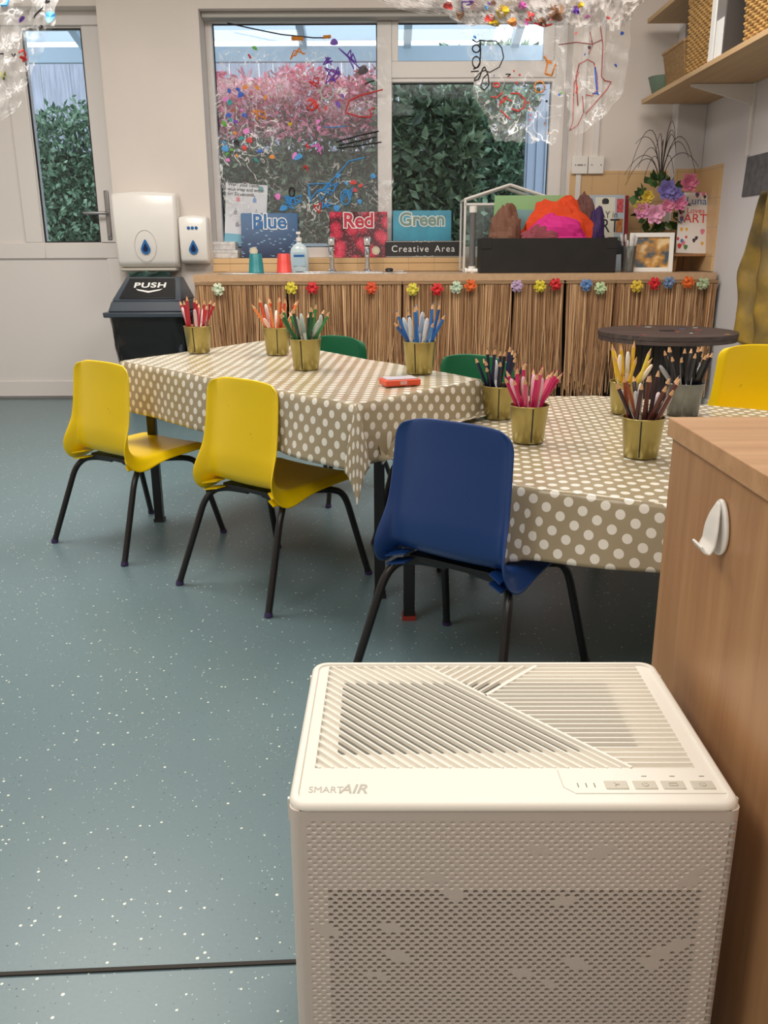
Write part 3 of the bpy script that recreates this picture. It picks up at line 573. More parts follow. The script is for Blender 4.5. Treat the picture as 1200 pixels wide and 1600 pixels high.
# soap bottle
p = at(467, 420, 5.1); t = thing('soap_pump_bottle', 'clear pump bottle of hand soap beside the red cup', 'bottle', (p.x, 5.16, CZ+.0055))
b = MB(); b.lathe([(.046, 0), (.05, .006), (.05, .1), (.046, .125), (.03, .145), (.014, .155), (.014, .165)], n=28, sx=1.05, sy=.55); b.build('bottle', mat('soap_liquid', srgb(206, 222, 226), .15), t, smooth=True)
b = MB(); b.lathe([(.0165, .164), (.0165, .185), (.006, .188), (.006, .205)], n=16); b.box((-.012, -.035, .203), (.012, .012, .217)); b.build('pump', M['white'], t, bevel=.002)
b = MB(); b.box((-.033, -.029, .03), (.033, -.0275, .105)); b.build('label', mat('soap_label', srgb(176, 200, 214), .4), t)
MB().box((-.03, -.030, .08), (.03, -.0292, .092)).build('label_band', M['dblue'], t)
def cup(px, py, c, lab):
    p = at(px, py, 4.86); t = tag(MB().lathe([(.042, 0), (.0425, .004), (.041, .006), (.0375, .055), (.0365, .057), (.034, .095), (.030, .1), (.001, .1)], n=32).build('beaker_cup', mat('cup', srgb(*c), .4), smooth=True), lab, 'cup'); t.location = (p.x, 4.9, CZ+.0058)
cup(399, 425, (32, 128, 134), 'teal plastic cup upside down on the sink edge'); cup(443, 425, (226, 72, 62), 'red plastic cup upside down on the sink edge')
pp = at(600, 422, 5.12); t = thing('sink_plug', 'black plug on a chain at the right of the sink', 'plug', (pp.x+.03, 5.1, CZ+.0055)); b = MB(); b.lathe([(.02, 0), (.024, .012), (.012, .018)], n=16); b.build('stopper', M['blackp'], t, bevel=.001)
b = MB(); b.tube([(.02, 0, .012), (.05, .005, .003), (.08, .0, .002), (.1, .02, .002)], .002, 6); b.build('chain', M['steel'], t)
# mini greenhouse
t = thing('mini_greenhouse', 'small white framed tabletop greenhouse behind the black box', 'greenhouse', (0, 0, CZ+.0005))
gy0, gy1 = 5.0, 5.24; e0 = at(727, 312, gy0); pk = at(797, 289, gy0); x0 = e0.x; x1 = 2*pk.x-x0; ze = e0.z-CZ; zp = pk.z-CZ; xc = pk.x
b = MB(); s_ = .012
for yy in (gy0, gy1):
    for xx in (x0, x1): b.box((xx-s_/2, yy-s_/2, 0), (xx+s_/2, yy+s_/2, ze))
    for xx in (x0, x1): b.cyl((xx, yy, ze), (xc, yy, zp), .009, n=4)
    b.box((x0, yy-s_/2, ze-.03), (x1, yy+s_/2, ze-.018)); b.box((x0, yy-s_/2, 0), (x1, yy+s_/2, .02))
for xx, zz in ((x0, ze), (x1, ze), (xc, zp), (x0, .01), (x1, .01)): b.box((xx-s_/2, gy0, zz-s_/2), (xx+s_/2, gy1, zz+s_/2))
b.build('frame', M['white'], t, bevel=.001)
b = MB(); b.box((x0, gy0-.001, .02), (x1, gy0+.001, ze-.03)); b.box((x0-.001, gy0, .02), (x0+.001, gy1, ze)); b.add([(x0, gy0, ze), (xc, gy0, zp), (xc, gy1, zp), (x0, gy1, ze)], [(0, 1, 2, 3)]); b.add([(x1, gy0, ze), (xc, gy0, zp), (xc, gy1, zp), (x1, gy1, ze)], [(0, 1, 2, 3)]); b.build('clear_panel', M['tumbler'], t)
# grey pipe stand
p = at(737, 427, 4.86); t = thing('pipe_stand', 'short grey pipe post on a white foot left of the box', 'post', (p.x, 4.86, CZ+.0005)); zt2 = at(738, 322, 4.86).z-CZ
MB().cyl((0, 0, .02), (0, 0, zt2-.02), .0165, n=20).build('pipe', mat('grey_pipe', srgb(104, 102, 102), .4), t, smooth=True)
MB().cyl((0, 0, zt2-.035), (0, 0, zt2), .0205, n=20).build('cap', M['white'], t, bevel=.003)
b = MB(); b.cyl((0, 0, 0), (0, 0, .035), .0195, n=20); b.cyl((-.03, -.01, .012), (.03, -.01, .012), .012, n=12); b.cyl((-.04, -.012, .012), (-.028, -.012, .012), .016, n=12); b.build('foot', M['white'], t, bevel=.002)
# black box with tissue paper
p0, p1 = at(751, 427, 4.80), at(962, 427, 4.80); zb_ = at(850, 372, 4.80).z-CZ; bw = p1.x-p0.x; bd = .19
t = thing('black_card_box', 'long black cardboard box filled with tissue paper', 'box', (p0.x, 4.81, CZ+.0006))
b = MB(); th = .004
b.box((0, 0, 0), (bw, bd, th)); b.box((0, 0, th), (bw, th, zb_)); b.box((0, bd-th, th), (bw, bd, zb_)); b.box((0, th, th), (th, bd-th, zb_)); b.box((bw-th, th, th), (bw, bd-th, zb_))
for xx in (0, bw-.055): b.box((xx, -.003, zb_-.055), (xx+.055, 0, zb_+.003))
b.build('box_body', mat('black_card', srgb(28, 24, 22), .5, var=.3, scale=12, bump=.1), t, bevel=.0015)
def crumple(name, lab, c, pc, rx, rz, Y, ry=.07, base=None, seed=0, rough=.75, cat='tissue paper', sharp=0):
    p = at(*pc, Y); b = MB(); nu, nv = 26, 13; cells = []
    def fn(u, v):
        a = 2*math.pi*u; ph = math.pi*v*.62; d_ = Vector((math.cos(a)*math.sin(ph), math.sin(a)*math.sin(ph), math.cos(ph)))
        k = 1+.26*noise.noise(d_*1.9+Vector((seed, 0, 0)))+.20*abs(noise.noise(d_*4.3+Vector((0, seed, 0))))+.07*abs(noise.noise(d_*11))
        return (p.x+d_.x*rx*k, Y+d_.y*ry*k, p.z+d_.z*rz*k)
    b.grid(fn, nu, nv); o = b.build(name, mat('tissue', srgb(*c), rough), None, solid=.001); tag(o, lab, cat, 'tissue paper in the black box'); return o
crumple('tissue_paper', 'brown crumpled tissue paper at the left end of the box', (132, 90, 72), (788, 372), .085, .155, 4.90, .055, seed=3)
crumple('tissue_paper', 'orange crumpled tissue paper, highest in the box', (232, 76, 28), (872, 372), .19, .185, 4.93, .055, seed=8)
crumple('tissue_paper', 'magenta crumpled tissue paper below the orange sheet', (222, 44, 140), (868, 376), .165, .115, 4.885, .055, seed=12)
crumple('tissue_paper', 'mauve brown tissue paper in front of the magenta sheet', (150, 72, 82), (846, 376), .10, .075, 4.86, .045, seed=21)
crumple('tissue_paper', 'dusky brown tissue paper at the right, behind the orange', (112, 72, 66), (908, 372), .085, .20, 4.965, .04, seed=31)
crumple('tissue_paper', 'dark purple tissue paper at the right end of the box', (62, 40, 92), (930, 374), .045, .15, 4.94, .04, seed=33)
# green paper
pA, pB = at(768, 380, 5.03), at(887, 305, 4.99); b = MB(); b.prism([(pA.x, 4.985, CZ+.001), (pB.x, 4.985, CZ+.001), (pB.x, 4.96, pB.z), (pA.x+.005, 4.96, pB.z)], (0, .002, 0))
o = b.build('green_card', mat('green_card', srgb(160, 204, 146), .6)); o.location.y = .03; tag(o, 'sheet of pale green card standing behind the box', 'card')
pA, pB = at(803, 400, 5.0), at(850, 330, 5.0); b = MB(); b.prism([(pA.x, 4.99, CZ+.001), (pB.x+.02, 4.99, CZ+.001), (pB.x+.015, 4.962, pB.z), (pA.x, 4.965, pB.z+.01)], (0, .002, 0)); b.mi = 0
o = b.build('blue_card', mat('blue_card', srgb(140, 184, 186), .6)); o.location.y = .018; tag(o, 'smaller pale blue card in front of the green sheet', 'card')
# books leaning on the tiles
t, w, hgt = board('art_book', 'grey blue book titled PLAY in ART behind the box', 'book', 917, 981, 303, 424, 5.11, .022, mat('book_grey', srgb(178, 190, 200), .35), .05, z=CZ)
b = MB(); b.box((-w*.33, -.0006, hgt*.42), (w*.22, 0, hgt*.97)); b.build('title_panel', mat('book_cream', srgb(226, 222, 206), .4), t)
textmesh('PLAY in', .052, M['txtk'], 'title_lettering', t, face_mtx((-.01, -.0014, hgt*.74), (1, 0, 0), (0, 0, 1)), depth=.0003, sx=.85)
textmesh('ART', .105, M['txtk'], 'title_lettering', t, face_mtx((-.01, -.0014, hgt*.59), (1, 0, 0), (0, 0, 1)), depth=.0003, sx=.85)
for k, (c, zz) in enumerate((((196, 84, 90), .86), ((178, 112, 56), .6), ((120, 138, 120), .36))):
    MB().box((w*.27, -.0008, hgt*(zz-.09)), (w*.46, 0, hgt*(zz+.09))).build('picture_square', mat('picture', srgb(*c), .4, var=.5, scale=60), t)
b = MB(); b.lathe([(.001, 0), (.018, .002), (.02, .02), (.012, .03), (.001, .032)], (-.01, -.001, hgt*.88), 12, 1, .05); b.build('dark_motif', M['txtk'], t); b = MB(); b.lathe([(.001, 0), (.042, .004), (.045, .05), (.02, .075), (.001, .08)], (.06, -.001, hgt*.22), 14, 1, .05); b.build('dark_motif', M['txtk'], t)
board('red_book', 'red covered book showing behind the grey art book', 'book', 930, 987, 304, 424, 5.15, .018, mat('book_red', srgb(150, 34, 44), .4), .05, z=CZ)
# beaker with brushes
p = at(983, 424, 4.86); t = thing('clear_beaker', 'clear plastic beaker holding white paint brushes', 'beaker', (p.x, 4.90, CZ+.0006))
b = MB(); b.lathe([(.032, 0), (.033, .003), (.041, .135), (.043, .137), (.04, .137), (.031, .006)], n=28); b.build('beaker', M['tumbler'], t, smooth=True)
for k in range(16):
    a = random.uniform(0, 6.28); r0 = random.uniform(0, .02); r1 = random.uniform(.02, .055); q0 = Vector((r0*math.cos(a), r0*math.sin(a), .007)); q1 = Vector((r1*math.cos(a), r1*math.sin(a), random.uniform(.16, .2)))
    b = MB(); b.tube([q0, q0.lerp(q1, .8)], .0022, 6); o = b.build('paint_brush', M['tumbler'] if k % 3 else M['white']); o.location = t.location
    b = MB(); b.tube([q0.lerp(q1, .8), q0.lerp(q1, .9), q1], [.004, .006, .003], 6); b.build('brush_head', mat('bristle', srgb(214, 210, 208), .7), o); tag(o, 'white paint brush standing in the clear beaker', 'brush', 'brushes in the clear beaker')
# photo frame
p0, p1 = at(990, 425, 4.86), at(1048, 425, 4.86); t = thing('photo_frame', 'white photo frame with a picture of autumn leaves', 'photo frame', ((p0.x+p1.x)/2, 4.9, CZ+.0008)); t.rotation_euler = (-.16, 0, -.18)
w = .235; hg = at(1010, 364, 4.9).z-CZ+.004; b = MB(); fw = .024
for a, b_ in (((-w/2, 0), (-w/2+fw, hg)), ((w/2-fw, 0), (w/2, hg)), ((-w/2+fw, 0), (w/2-fw, fw)), ((-w/2+fw, hg-fw), (w/2-fw, hg))): b.box((a[0], 0, a[1]), (b_[0], .018, b_[1]))
b.build('frame', M['white'], t, bevel=.002)
pm = mat('leaf_picture', (.2, .2, .2), .2); tc = N(pm, 'TexCoord'); n = N(pm, 'TexNoise'); n.inputs['Scale'].default_value = 16; L(pm, tc.outputs['Object'], n.inputs['Vector']); r = N(pm, 'ValToRGB'); r.color_ramp.elements.new(.5)
for e, ps, c in zip(r.color_ramp.elements, (.35, .5, .62), (srgb(70, 84, 92), srgb(196, 140, 58), srgb(230, 200, 150))): e.position = ps; e.color = (*c, 1)
L(pm, n.outputs[0], r.inputs[0]); L(pm, r.outputs[0], bsdf(pm).inputs['Base Color'])
MB().box((-w/2+fw, .010, fw), (w/2-fw, .014, hg-fw)).build('picture', pm, t)
# easel with books
p = at(1078, 424, 4.98); t = thing('table_easel', 'small wooden easel holding a white picture book', 'easel', (p.x+.005, 5.0, CZ+.0005))
em = wood_mat('easel_wood', srgb(150, 108, 70), srgb(178, 134, 92), .5, 'z'); sh = .095
b = MB(); b.box((-.11, -.045, sh-.014), (.11, -.005, sh)); b.build('ledge', em, t, bevel=.001)
for s_ in (-1, 1): b = MB(); b.cyl((s_*.1, -.03, 0), (s_*.035, .075, .42), .009, n=4); b.build('leg', em, t)
b = MB(); b.cyl((0, .14, 0), (0, .06, .4), .008, n=4); b.build('leg', em, t)
by = 4.965; t = thing('picture_book', 'white picture book lettered in red and blue on the easel', 'book', (p.x-.0, by, CZ+sh+.0012)); t.rotation_euler = (-.2, .035, -.06)
pa_, pb_ = at(1053, 397, by), at(1108, 301, by); w = (pb_.x-pa_.x)*1.14; hg = (pb_.z-CZ-sh)*1.03
MB().box((-w/2, 0, 0), (w/2, .012, hg)).build('cover', mat('book_white', srgb(234, 226, 220), .35), t, bevel=.001)
textmesh('Luna', .058, mat('ink_b', srgb(70, 120, 180), .4), 'title_lettering', t, face_mtx((.0, -.001, hg*.86), (1, 0, 0), (0, 0, 1)), depth=.0003)
textmesh('Loves', .042, mat('ink_r', srgb(222, 60, 50), .4), 'title_lettering', t, face_mtx((.0, -.001, hg*.70), (1, 0, 0), (0, 0, 1)), depth=.0003)
textmesh('ART', .068, mat('ink_r2', srgb(222, 50, 44), .4), 'title_lettering', t, face_mtx((.0, -.001, hg*.57), (1, 0, 0), (0, 0, 1)), depth=.0003)
cc = [mat('dab', srgb(*c), .5) for c in ((206, 60, 60), (226, 170, 50), (90, 130, 70), (90, 130, 190), (220, 130, 150), (60, 50, 60))]
for k in range(38):
    if k < 16: x, z = random.choice((-1, 1))*w*random.uniform(.38, .47), hg*random.uniform(.12, .95)
    elif k < 28: x, z = w*random.uniform(-.45, .45), hg*random.uniform(.93, .98)
    else: x, z = w*random.uniform(-.42, .42), hg*random.uniform(.1, .4)
    r_ = random.uniform(.006, .013); b = MB(); b.prism([(x+r_*(1+.25*math.sin(3*a))*math.cos(a), -.0006, z+r_*1.3*math.sin(a)) for a in [i*.628 for i in range(10)]], (0, .0006, 0)); b.build('painted_dab', cc[k % 6], t)
textmesh('words and pictures', .016, M['txtk'], 'credit_lettering', t, face_mtx((0, -.001, hg*.04), (1, 0, 0), (0, 0, 1)), depth=.0002) if False else None
t = thing('pink_book', 'pale pink book standing behind the white picture book', 'book', (p.x+.055, by+.018, CZ+sh+.0012)); t.rotation_euler = (-.2, .09, -.06)
MB().box((-w/2, 0, 0), (w/2+.01, .02, hg*1.0)).build('cover', mat('book_pink', srgb(222, 150, 146), .4), t, bevel=.001)
b = MB(); b.cyl((-.02, .06, .3), (-.012, .05, .39), .006, n=6); b.cyl((.015, .06, .3), (.03, .05, .38), .006, n=6); 
# flowers
vp = at(1035, 365, 5.08); t = thing('flower_arrangement', 'bouquet of pink and purple silk flowers in a gold wrapped pot', 'flower arrangement', (vp.x+.005, 5.08, CZ+.0006))
b = MB(); b.lathe([(.06, 0), (.075, .02), (.08, .14), (.07, .17), (.095, .22), (.09, .22), (.06, .17)], n=24); b.build('wrapped_pot', mat('gold_wrap', srgb(132, 106, 66), .45, bump=.6, scale=25), t, smooth=True)
fc = at(1035, 310, 5.0); f0 = Vector((fc.x-t.location.x, -.05, fc.z-CZ-.02))
b = MB()
for k in range(75):
    d_ = Vector((random.gauss(0, 1), random.gauss(-.3, .8), random.gauss(0, 1))).normalized(); p_ = f0+Vector((d_.x*.10, d_.y*.07+.02, d_.z*.12)); s_ = random.uniform(.04, .075); q = (d_+Vector((random.gauss(0, .4), 0, random.gauss(0, .4)))).normalized(); w_ = q.cross(Vector((random.gauss(0, 1), 1, random.gauss(0, 1)))).normalized()*s_*.4
    b.add([p_, p_+q*s_*.5+w_, p_+q*s_, p_+q*s_*.5-w_], [(0, 1, 2, 3)])
b.build('leaves', leafmat('silk_leaves', [srgb(24, 44, 26), srgb(54, 84, 44), srgb(86, 116, 60)]), t)
def bloom(mb, c, r, seed=0):
    for ly in range(3):
        for k in range(6):
            a = k*1.047+ly*.5; rr = r*(1-.27*ly); t_ = Vector((math.cos(a), 0, math.sin(a))); s_ = Vector((-math.sin(a), 0, math.cos(a))); o_ = Vector((0, -1, 0))
            cup_ = .25+.35*ly; P = [c, c+t_*rr*.6+s_*rr*.42+o_*rr*cup_*.5, c+t_*rr+s_*rr*.15+o_*rr*cup_, c+t_*rr-s_*rr*.15+o_*rr*cup_, c+t_*rr*.6-s_*rr*.42+o_*rr*cup_*.5]
            mb.add(P, [(0, 1, 2, 3, 4)])
for px, py, c, r_ in ((1001, 330, (218, 140, 176), .045), (1021, 335, (226, 160, 190), .055), (1041, 322, (214, 130, 160), .04), (1060, 318, (212, 120, 156), .042), (1075, 286, (204, 112, 140), .05), (1040, 297, (124, 112, 176), .055), (1054, 305, (128, 118, 184), .04), (1010, 308, (206, 176, 60), .035), (997, 322, (204, 180, 70), .03)):
    q = at(px, py, 4.95); b = MB(); bloom(b, Vector((q.x-t.location.x, 4.93-5.08, q.z-CZ)), r_); b.build('flower', mat('silk_petal', srgb(*c), .6, var=.15, scale=40), t, solid=.001)
b = MB(); root = f0+Vector((0, .03, .05))
for k in range(15):
    a = random.uniform(-1, 1); h_ = random.uniform(.2, .42); x_ = a*.17; e_ = random.uniform(.1, .95); P0, P1, P2, P3 = root, root+Vector((x_*.1, 0, h_*.9)), root+Vector((x_*.7, 0, h_*1.25)), root+Vector((x_*1.3, 0, h_*e_)); b.tube([P0*(1-u)**3+P1*3*u*(1-u)**2+P2*3*u*u*(1-u)+P3*u**3 for u in [i/12 for i in range(13)]], [.0028-.0015*i/12 for i in range(13)], 5)
b.build('dried_twigs', mat('twig', srgb(58, 46, 42), .8), t)

# ------------------------------------------------------------------ right wall fittings
p = at(905, 258, YB); q0, q1 = at(893, 272, YB-.02), at(944, 244, YB-.02); xm = (q0.x+q1.x)/2
for k, (a, b_, lab) in enumerate(((q0.x, xm-.002, 'white switched wall outlet plate beside the window'), (xm+.002, q1.x, 'blank white wall plate nearer the shelves'))):
    o = MB().box((a, YB-.032, q0.z), (b_, YB-.0005, q1.z)).build('socket_plate', M['white'], bevel=.003); tag(o, lab, 'wall plate')
    b = MB(); 
    for s_ in (.2, .8): b.cyl((a+(b_-a)*s_, YB-.034, (q0.z+q1.z)/2), (a+(b_-a)*s_, YB-.031, (q0.z+q1.z)/2), .004, n=8)
    if k == 0: b.box(((a+b_)/2-.015, YB-.0335, (q0.z+q1.z)/2-.004), ((a+b_)/2+.015, YB-.031, (q0.z+q1.z)/2+.004))
    b.build('screw', M['nickel'], o)
x_ = at(907, 200, YB).x; struct(MB().box((x_-.014, YB-.014, q1.z+.001), (x_+.014, YB-.0005, 2.6)).build('trim_7', M['upvc']))
x2_ = at(932, 200, YB).x; struct(MB().box((x2_-.014, YB-.014, q1.z+.001), (x2_+.014, YB-.0005, 2.6)).build('trim_8', M['upvc']))
struct(MB().box((x_-.014, YB-.022, .85), (x_+.014, YB-.0145, q0.z-.001)).build('trim_9', M['upvc']))
# shelves (boards run along the right wall)
SX = 1.42
def shelf(pyfar, z, lab, xf=SX):
    t = thing('wall_shelf', lab, 'shelf', (XW, 4.0, z)); MB().box((xf-XW, -1.6, -.022), (-.001, 5.27-4.0-.09, 0)).build('board', M['shelf'], t, bevel=.001)
    for yy in (.55, -.35):
        b = MB(); b.prism([(-.002, yy, -.024), (xf-XW+.06, yy, -.024), (xf-XW+.06, yy, -.034), (-.03, yy, -.11), (-.002, yy, -.13)], (0, .012, 0)); b.build('bracket', M['upvc'], t, bevel=.001)
    return t
zsh = at(985, 163, 5.18).z+.022; zsh2 = at(992, 37, 5.18).z+.022
shelf(0, zsh, 'lower wooden wall shelf carrying baskets and a box file'); shelf(0, zsh2, 'upper wooden wall shelf close to the ceiling')
struct(MB().box((XW-.012, 4.53, at(1125, 245, 4.6).z), (XW-.0005, 4.56, 2.6)).build('trim_10', M['upvc']))
def basket(name, lab, x0, x1, y0, y1, z, h_, m, flare=.02, pitch=.016, rr=.004, group=None, cord=False):
    t = thing(name, lab, 'basket', ((x0+x1)/2, (y0+y1)/2, z+.0006), 0, group); W_, D_ = (x1-x0)/2, (y1-y0)/2
    b = MB(); rows = int(h_/pitch)
    def ringpt(s_, f_, wob):
        # rectangle perimeter, s in 0..1
        w_, d_ = W_-flare*(1-f_), D_-flare*(1-f_); P = [(-w_, -d_), (w_, -d_), (w_, d_), (-w_, d_)]; per = [2*w_, 2*d_, 2*w_, 2*d_]; tot = sum(per); q = s_*tot
        for i in range(4):
            if q <= per[i] or i == 3:
                a, c_ = P[i], P[(i+1) % 4]; k = min(1, q/per[i]); x, y = a[0]+(c_[0]-a[0])*k, a[1]+(c_[1]-a[1])*k; n_ = [(0, -1), (1, 0), (0, 1), (-1, 0)][i]; return Vector((x+n_[0]*wob, y+n_[1]*wob, 0))
            q -= per[i]
    ns = 88
    for r_ in range(rows):
        f_ = r_/rows; pts = []
        for i in range(ns+1):
            v = ringpt((i % ns)/ns, f_, 0 if cord else (.0028 if (i//2+r_) % 2 else -.0028)); v.z = rr+r_*pitch; pts.append(v)
        b.tube(pts, rr, 5)
    b.build('woven_sides', m, t, smooth=True)
    b = MB()
    for i in range(0, 44): 
        v0 = ringpt(i/44, 0, -.001); v1 = ringpt(i/44, 1, -.001); v1.z = h_; b.cyl(v0, v1, .0025, n=5)
    b.build('stakes', m, t)
    b = MB(); b.tube([ringpt((i % 80)/80, 1, 0)+Vector((0, 0, h_)) for i in range(81)], .008, 7); b.build('rim', m, t, smooth=True)
    b = MB(); b.box((-W_+flare+.004, -D_+flare+.004, 0), (W_-flare-.004, D_-flare-.004, .004)); b.box((-W_+.012, -D_+flare+.005, .004), (W_-.012, D_-flare-.005, h_*.55)) if False else None; b.build('base', m, t); return t
wk = mat('wicker', srgb(196, 156, 96), .55, var=.25, scale=40); ck = mat('cord', srgb(166, 134, 92), .7, var=.2, scale=60)
basket('wicker_basket', 'tall wicker basket on the lower shelf beside the box file', 1.46, 1.74, 4.30, 4.62, zsh, .34, wk, .012, .014, .0055, 'wicker baskets')
basket('wicker_basket', 'tall wicker basket on the lower shelf at the picture edge', 1.46, 1.74, 3.55, 3.93, zsh, .34, wk, .012, .014, .0055, 'wicker baskets')
basket('cord_basket', 'low woven cord basket at the far end of the shelf', 1.47, 1.74, 4.68, 5.02, zsh, .19, ck, .03, .009, .0048, None, True)
o = MB(); o.grid(lambda u, v: (1.52+.17*u, 4.74+.2*v, zsh+.17+.05*noise.noise(Vector((u*5, v*5, 2)))), 14, 14); tag(o.build('cloth_bundle', mat('blue_cloth', srgb(96, 104, 120), .9), solid=.004), 'grey blue cloth heaped in the cord basket', 'cloth')
o = MB().lathe([(.045, 0), (.06, .01), (.085, .09), (.088, .095), (.08, .09), (.055, .015)], n=28).build('green_bowl', mat('bowl_green', srgb(104, 124, 108), .5), smooth=True); o.location = (1.51, 5.085, zsh+.0008); tag(o, 'muted green bowl at the far end of the lower shelf', 'bowl')
t = thing('box_file', 'black box file with a white spine label between baskets', 'box file', (1.45, 4.09, zsh+.0008)); MB().box((0, 0, 0), (.27, .11, .32)).build('case', mat('file_black', srgb(70, 66, 62), .5), t, bevel=.002)
MB().box((-.001, .004, .0), (.0005, .106, .32)).build('spine', M['steel'], t); MB().box((-.002, .012, .01), (-.0012, .098, .16)).build('spine_label', M['txtw'], t)
o = MB().box((1.45, 4.215, zsh+.0008), (1.7, 4.27, zsh+.30)).build('paper_folder', M['txtw'], bevel=.002); tag(o, 'white paper folder between the box file and basket', 'folder')
# dark plate and hanging apron on the right wall
XR = XW
pa, pb = atx(1157, 308, XR-.01), atx(1196, 238, XR-.01)
pq = [(XR-.001, pa.y, pa.z), (XR-.001, pb.y-.12, pa.z), (XR-.001, pb.y-.12, pb.z), (XR-.001, pa.y-.02, pb.z)]
o = MB(); o.prism(pq, (-.006, 0, 0)); tag(o.build('slate_plaque', mat('slate', srgb(92, 92, 94), .7, var=.3, scale=30), bevel=.003), 'dark grey plaque with worn marks on the right wall', 'plaque')
ap = mat('painted_apron', srgb(112, 98, 70), .6, var=.4, scale=6, c2=srgb(178, 144, 54), bump=.3)
y0a, y1a = atx(1148, 450, XR-.06).y, 3.85; ztp = atx(1195, 300, XR-.05).z; zbt = atx(1170, 542, XR-.06).z
def apf(u, v):
    wtop = .28+.72*min(1, v*1.9)**.8; yc = (y0a+y1a)/2; y = yc+(u-.5)*(y0a-y1a)*wtop+(1-wtop)*(-.05); z = ztp-(ztp-zbt)*v+.02*math.sin(u*9)*v
    return (XR-.045-.028*math.sin(u*15+v*2)-.012*noise.noise(Vector((u*6, v*6, 1))), y, z)
o = MB(); o.grid(apf, 60, 40); o = o.build('painted_apron', ap, smooth=True, solid=.003); tag(o, 'mustard paint-stained apron hanging on the right wall', 'apron')
MB().cyl((XR-.001, (y0a+y1a)/2-.05, ztp+.005), (XR-.06, (y0a+y1a)/2-.05, ztp+.012), .008).build('hook', M['nickel'], o)

# ------------------------------------------------------------------ cable reel table
sc_ = Vector((1.285, 3.98, 0)); R_ = .305; ztop = .535
t = thing('cable_reel_table', 'dark stained cable reel used as a table by the wall', 'table', sc_)
def disc(z0, z1, r_, name):
    b = MB(); nb = 7
    for i in range(nb):
        a, c_ = -r_+2*r_*i/nb+.0012, -r_+2*r_*(i+1)/nb-.0012; pts = []
        K = 8
        for j in range(K+1): y = a+(c_-a)*j/K; pts.append((math.sqrt(max(0, r_*r_-y*y)), y, z0))
        for j in range(K, -1, -1): y = a+(c_-a)*j/K; pts.append((-math.sqrt(max(0, r_*r_-y*y)), y, z0))
        b.prism(pts, (0, 0, z1-z0))
    return b.build(name, M['spool'], t)
disc(ztop-.018, ztop, R_, 'round_top'); disc(ztop-.037, ztop-.019, R_-.002, 'under_boards'); disc(0.001, .035, R_, 'round_base')
b = MB()
for k in range(14):
    a = k*2*math.pi/14; a2 = (k+1)*2*math.pi/14-.03; b.prism([(.135*math.cos(a), .135*math.sin(a), .036), (.135*math.cos(a2), .135*math.sin(a2), .036), (.115*math.cos(a2), .115*math.sin(a2), .036), (.115*math.cos(a), .115*math.sin(a), .036)], (0, 0, ztop-.036-.038))
b.build('drum', M['spoold'], t)
b = MB(); b.lathe([(.02, 0), (.034, 0), (.034, .0015), (.02, .0015)], (0, 0, ztop+.0003), 20); b.build('centre_hole_rim', M['dark'], t)
for k in range(10):
    a = random.uniform(0, 6.28); rr = random.uniform(.03, .27); b = MB(); b.lathe([(random.uniform(.006, .02), 0), (.004, .0007)], (rr*math.cos(a), rr*math.sin(a), ztop+.0002), 9, 1, .6); b.build('paint_spot', random.choice([M['txtw'], cc[0], cc[1], cc[3]]), t)

# ------------------------------------------------------------------ tables and cloths
def poly_dist(pt, poly):
    best = None; inside = True; n = len(poly)
    for i in range(n):
        a, b = Vector(poly[i]), Vector(poly[(i+1) % n]); e = b-a; k = max(0, min(1, (pt-a).dot(e)/e.dot(e))); q = a+e*k; d_ = (pt-q).length
        nrm = Vector((e.y, -e.x)).normalized()
        if (pt-a).dot(nrm) > 1e-9: inside = False
        if best is None or d_ < best[0]-1e-9: best = (d_, q, nrm, k in (0, 1), i)
    return inside, best
def roundpoly(poly, r_, n=5):
    out = []; N_ = len(poly)
    for i in range(N_):
        p0, p1, p2 = Vector(poly[i-1]), Vector(poly[i]), Vector(poly[(i+1) % N_]); a = p1+(p0-p1).normalized()*r_; c_ = p1+(p2-p1).normalized()*r_
        for k in range(n+1): u = k/n; out.append(a*(1-u)**2+p1*2*u*(1-u)+c_*u*u)
    return out
def table(name, lab, poly, zt, legs, nm):
    c = sum((Vector(p) for p in poly), Vector((0, 0)))/len(poly); t = thing(name, lab, 'table', (c.x, c.y, 0))
    loc = [(p[0]-c.x, p[1]-c.y) for p in poly]; b = MB(); b.prism([(x, y, zt-.022) for x, y in loc], (0, 0, .020)); b.build('tabletop', M['beecht'], t, bevel=.003)
    for x, y in legs:
        b = MB(); b.box((x-c.x-.014, y-c.y-.014, .006), (x-c.x+.014, y-c.y+.014, zt-.023)); lg = b.build('leg', M['black'], t, bevel=.002)
        MB().box((x-c.x-.017, y-c.y-.017, 0), (x-c.x+.017, y-c.y+.017, .012)).build('leg_foot', mat('foot_red', srgb(150, 50, 36), .6) if nm == 'R' else M['blackp'], lg)
    return t
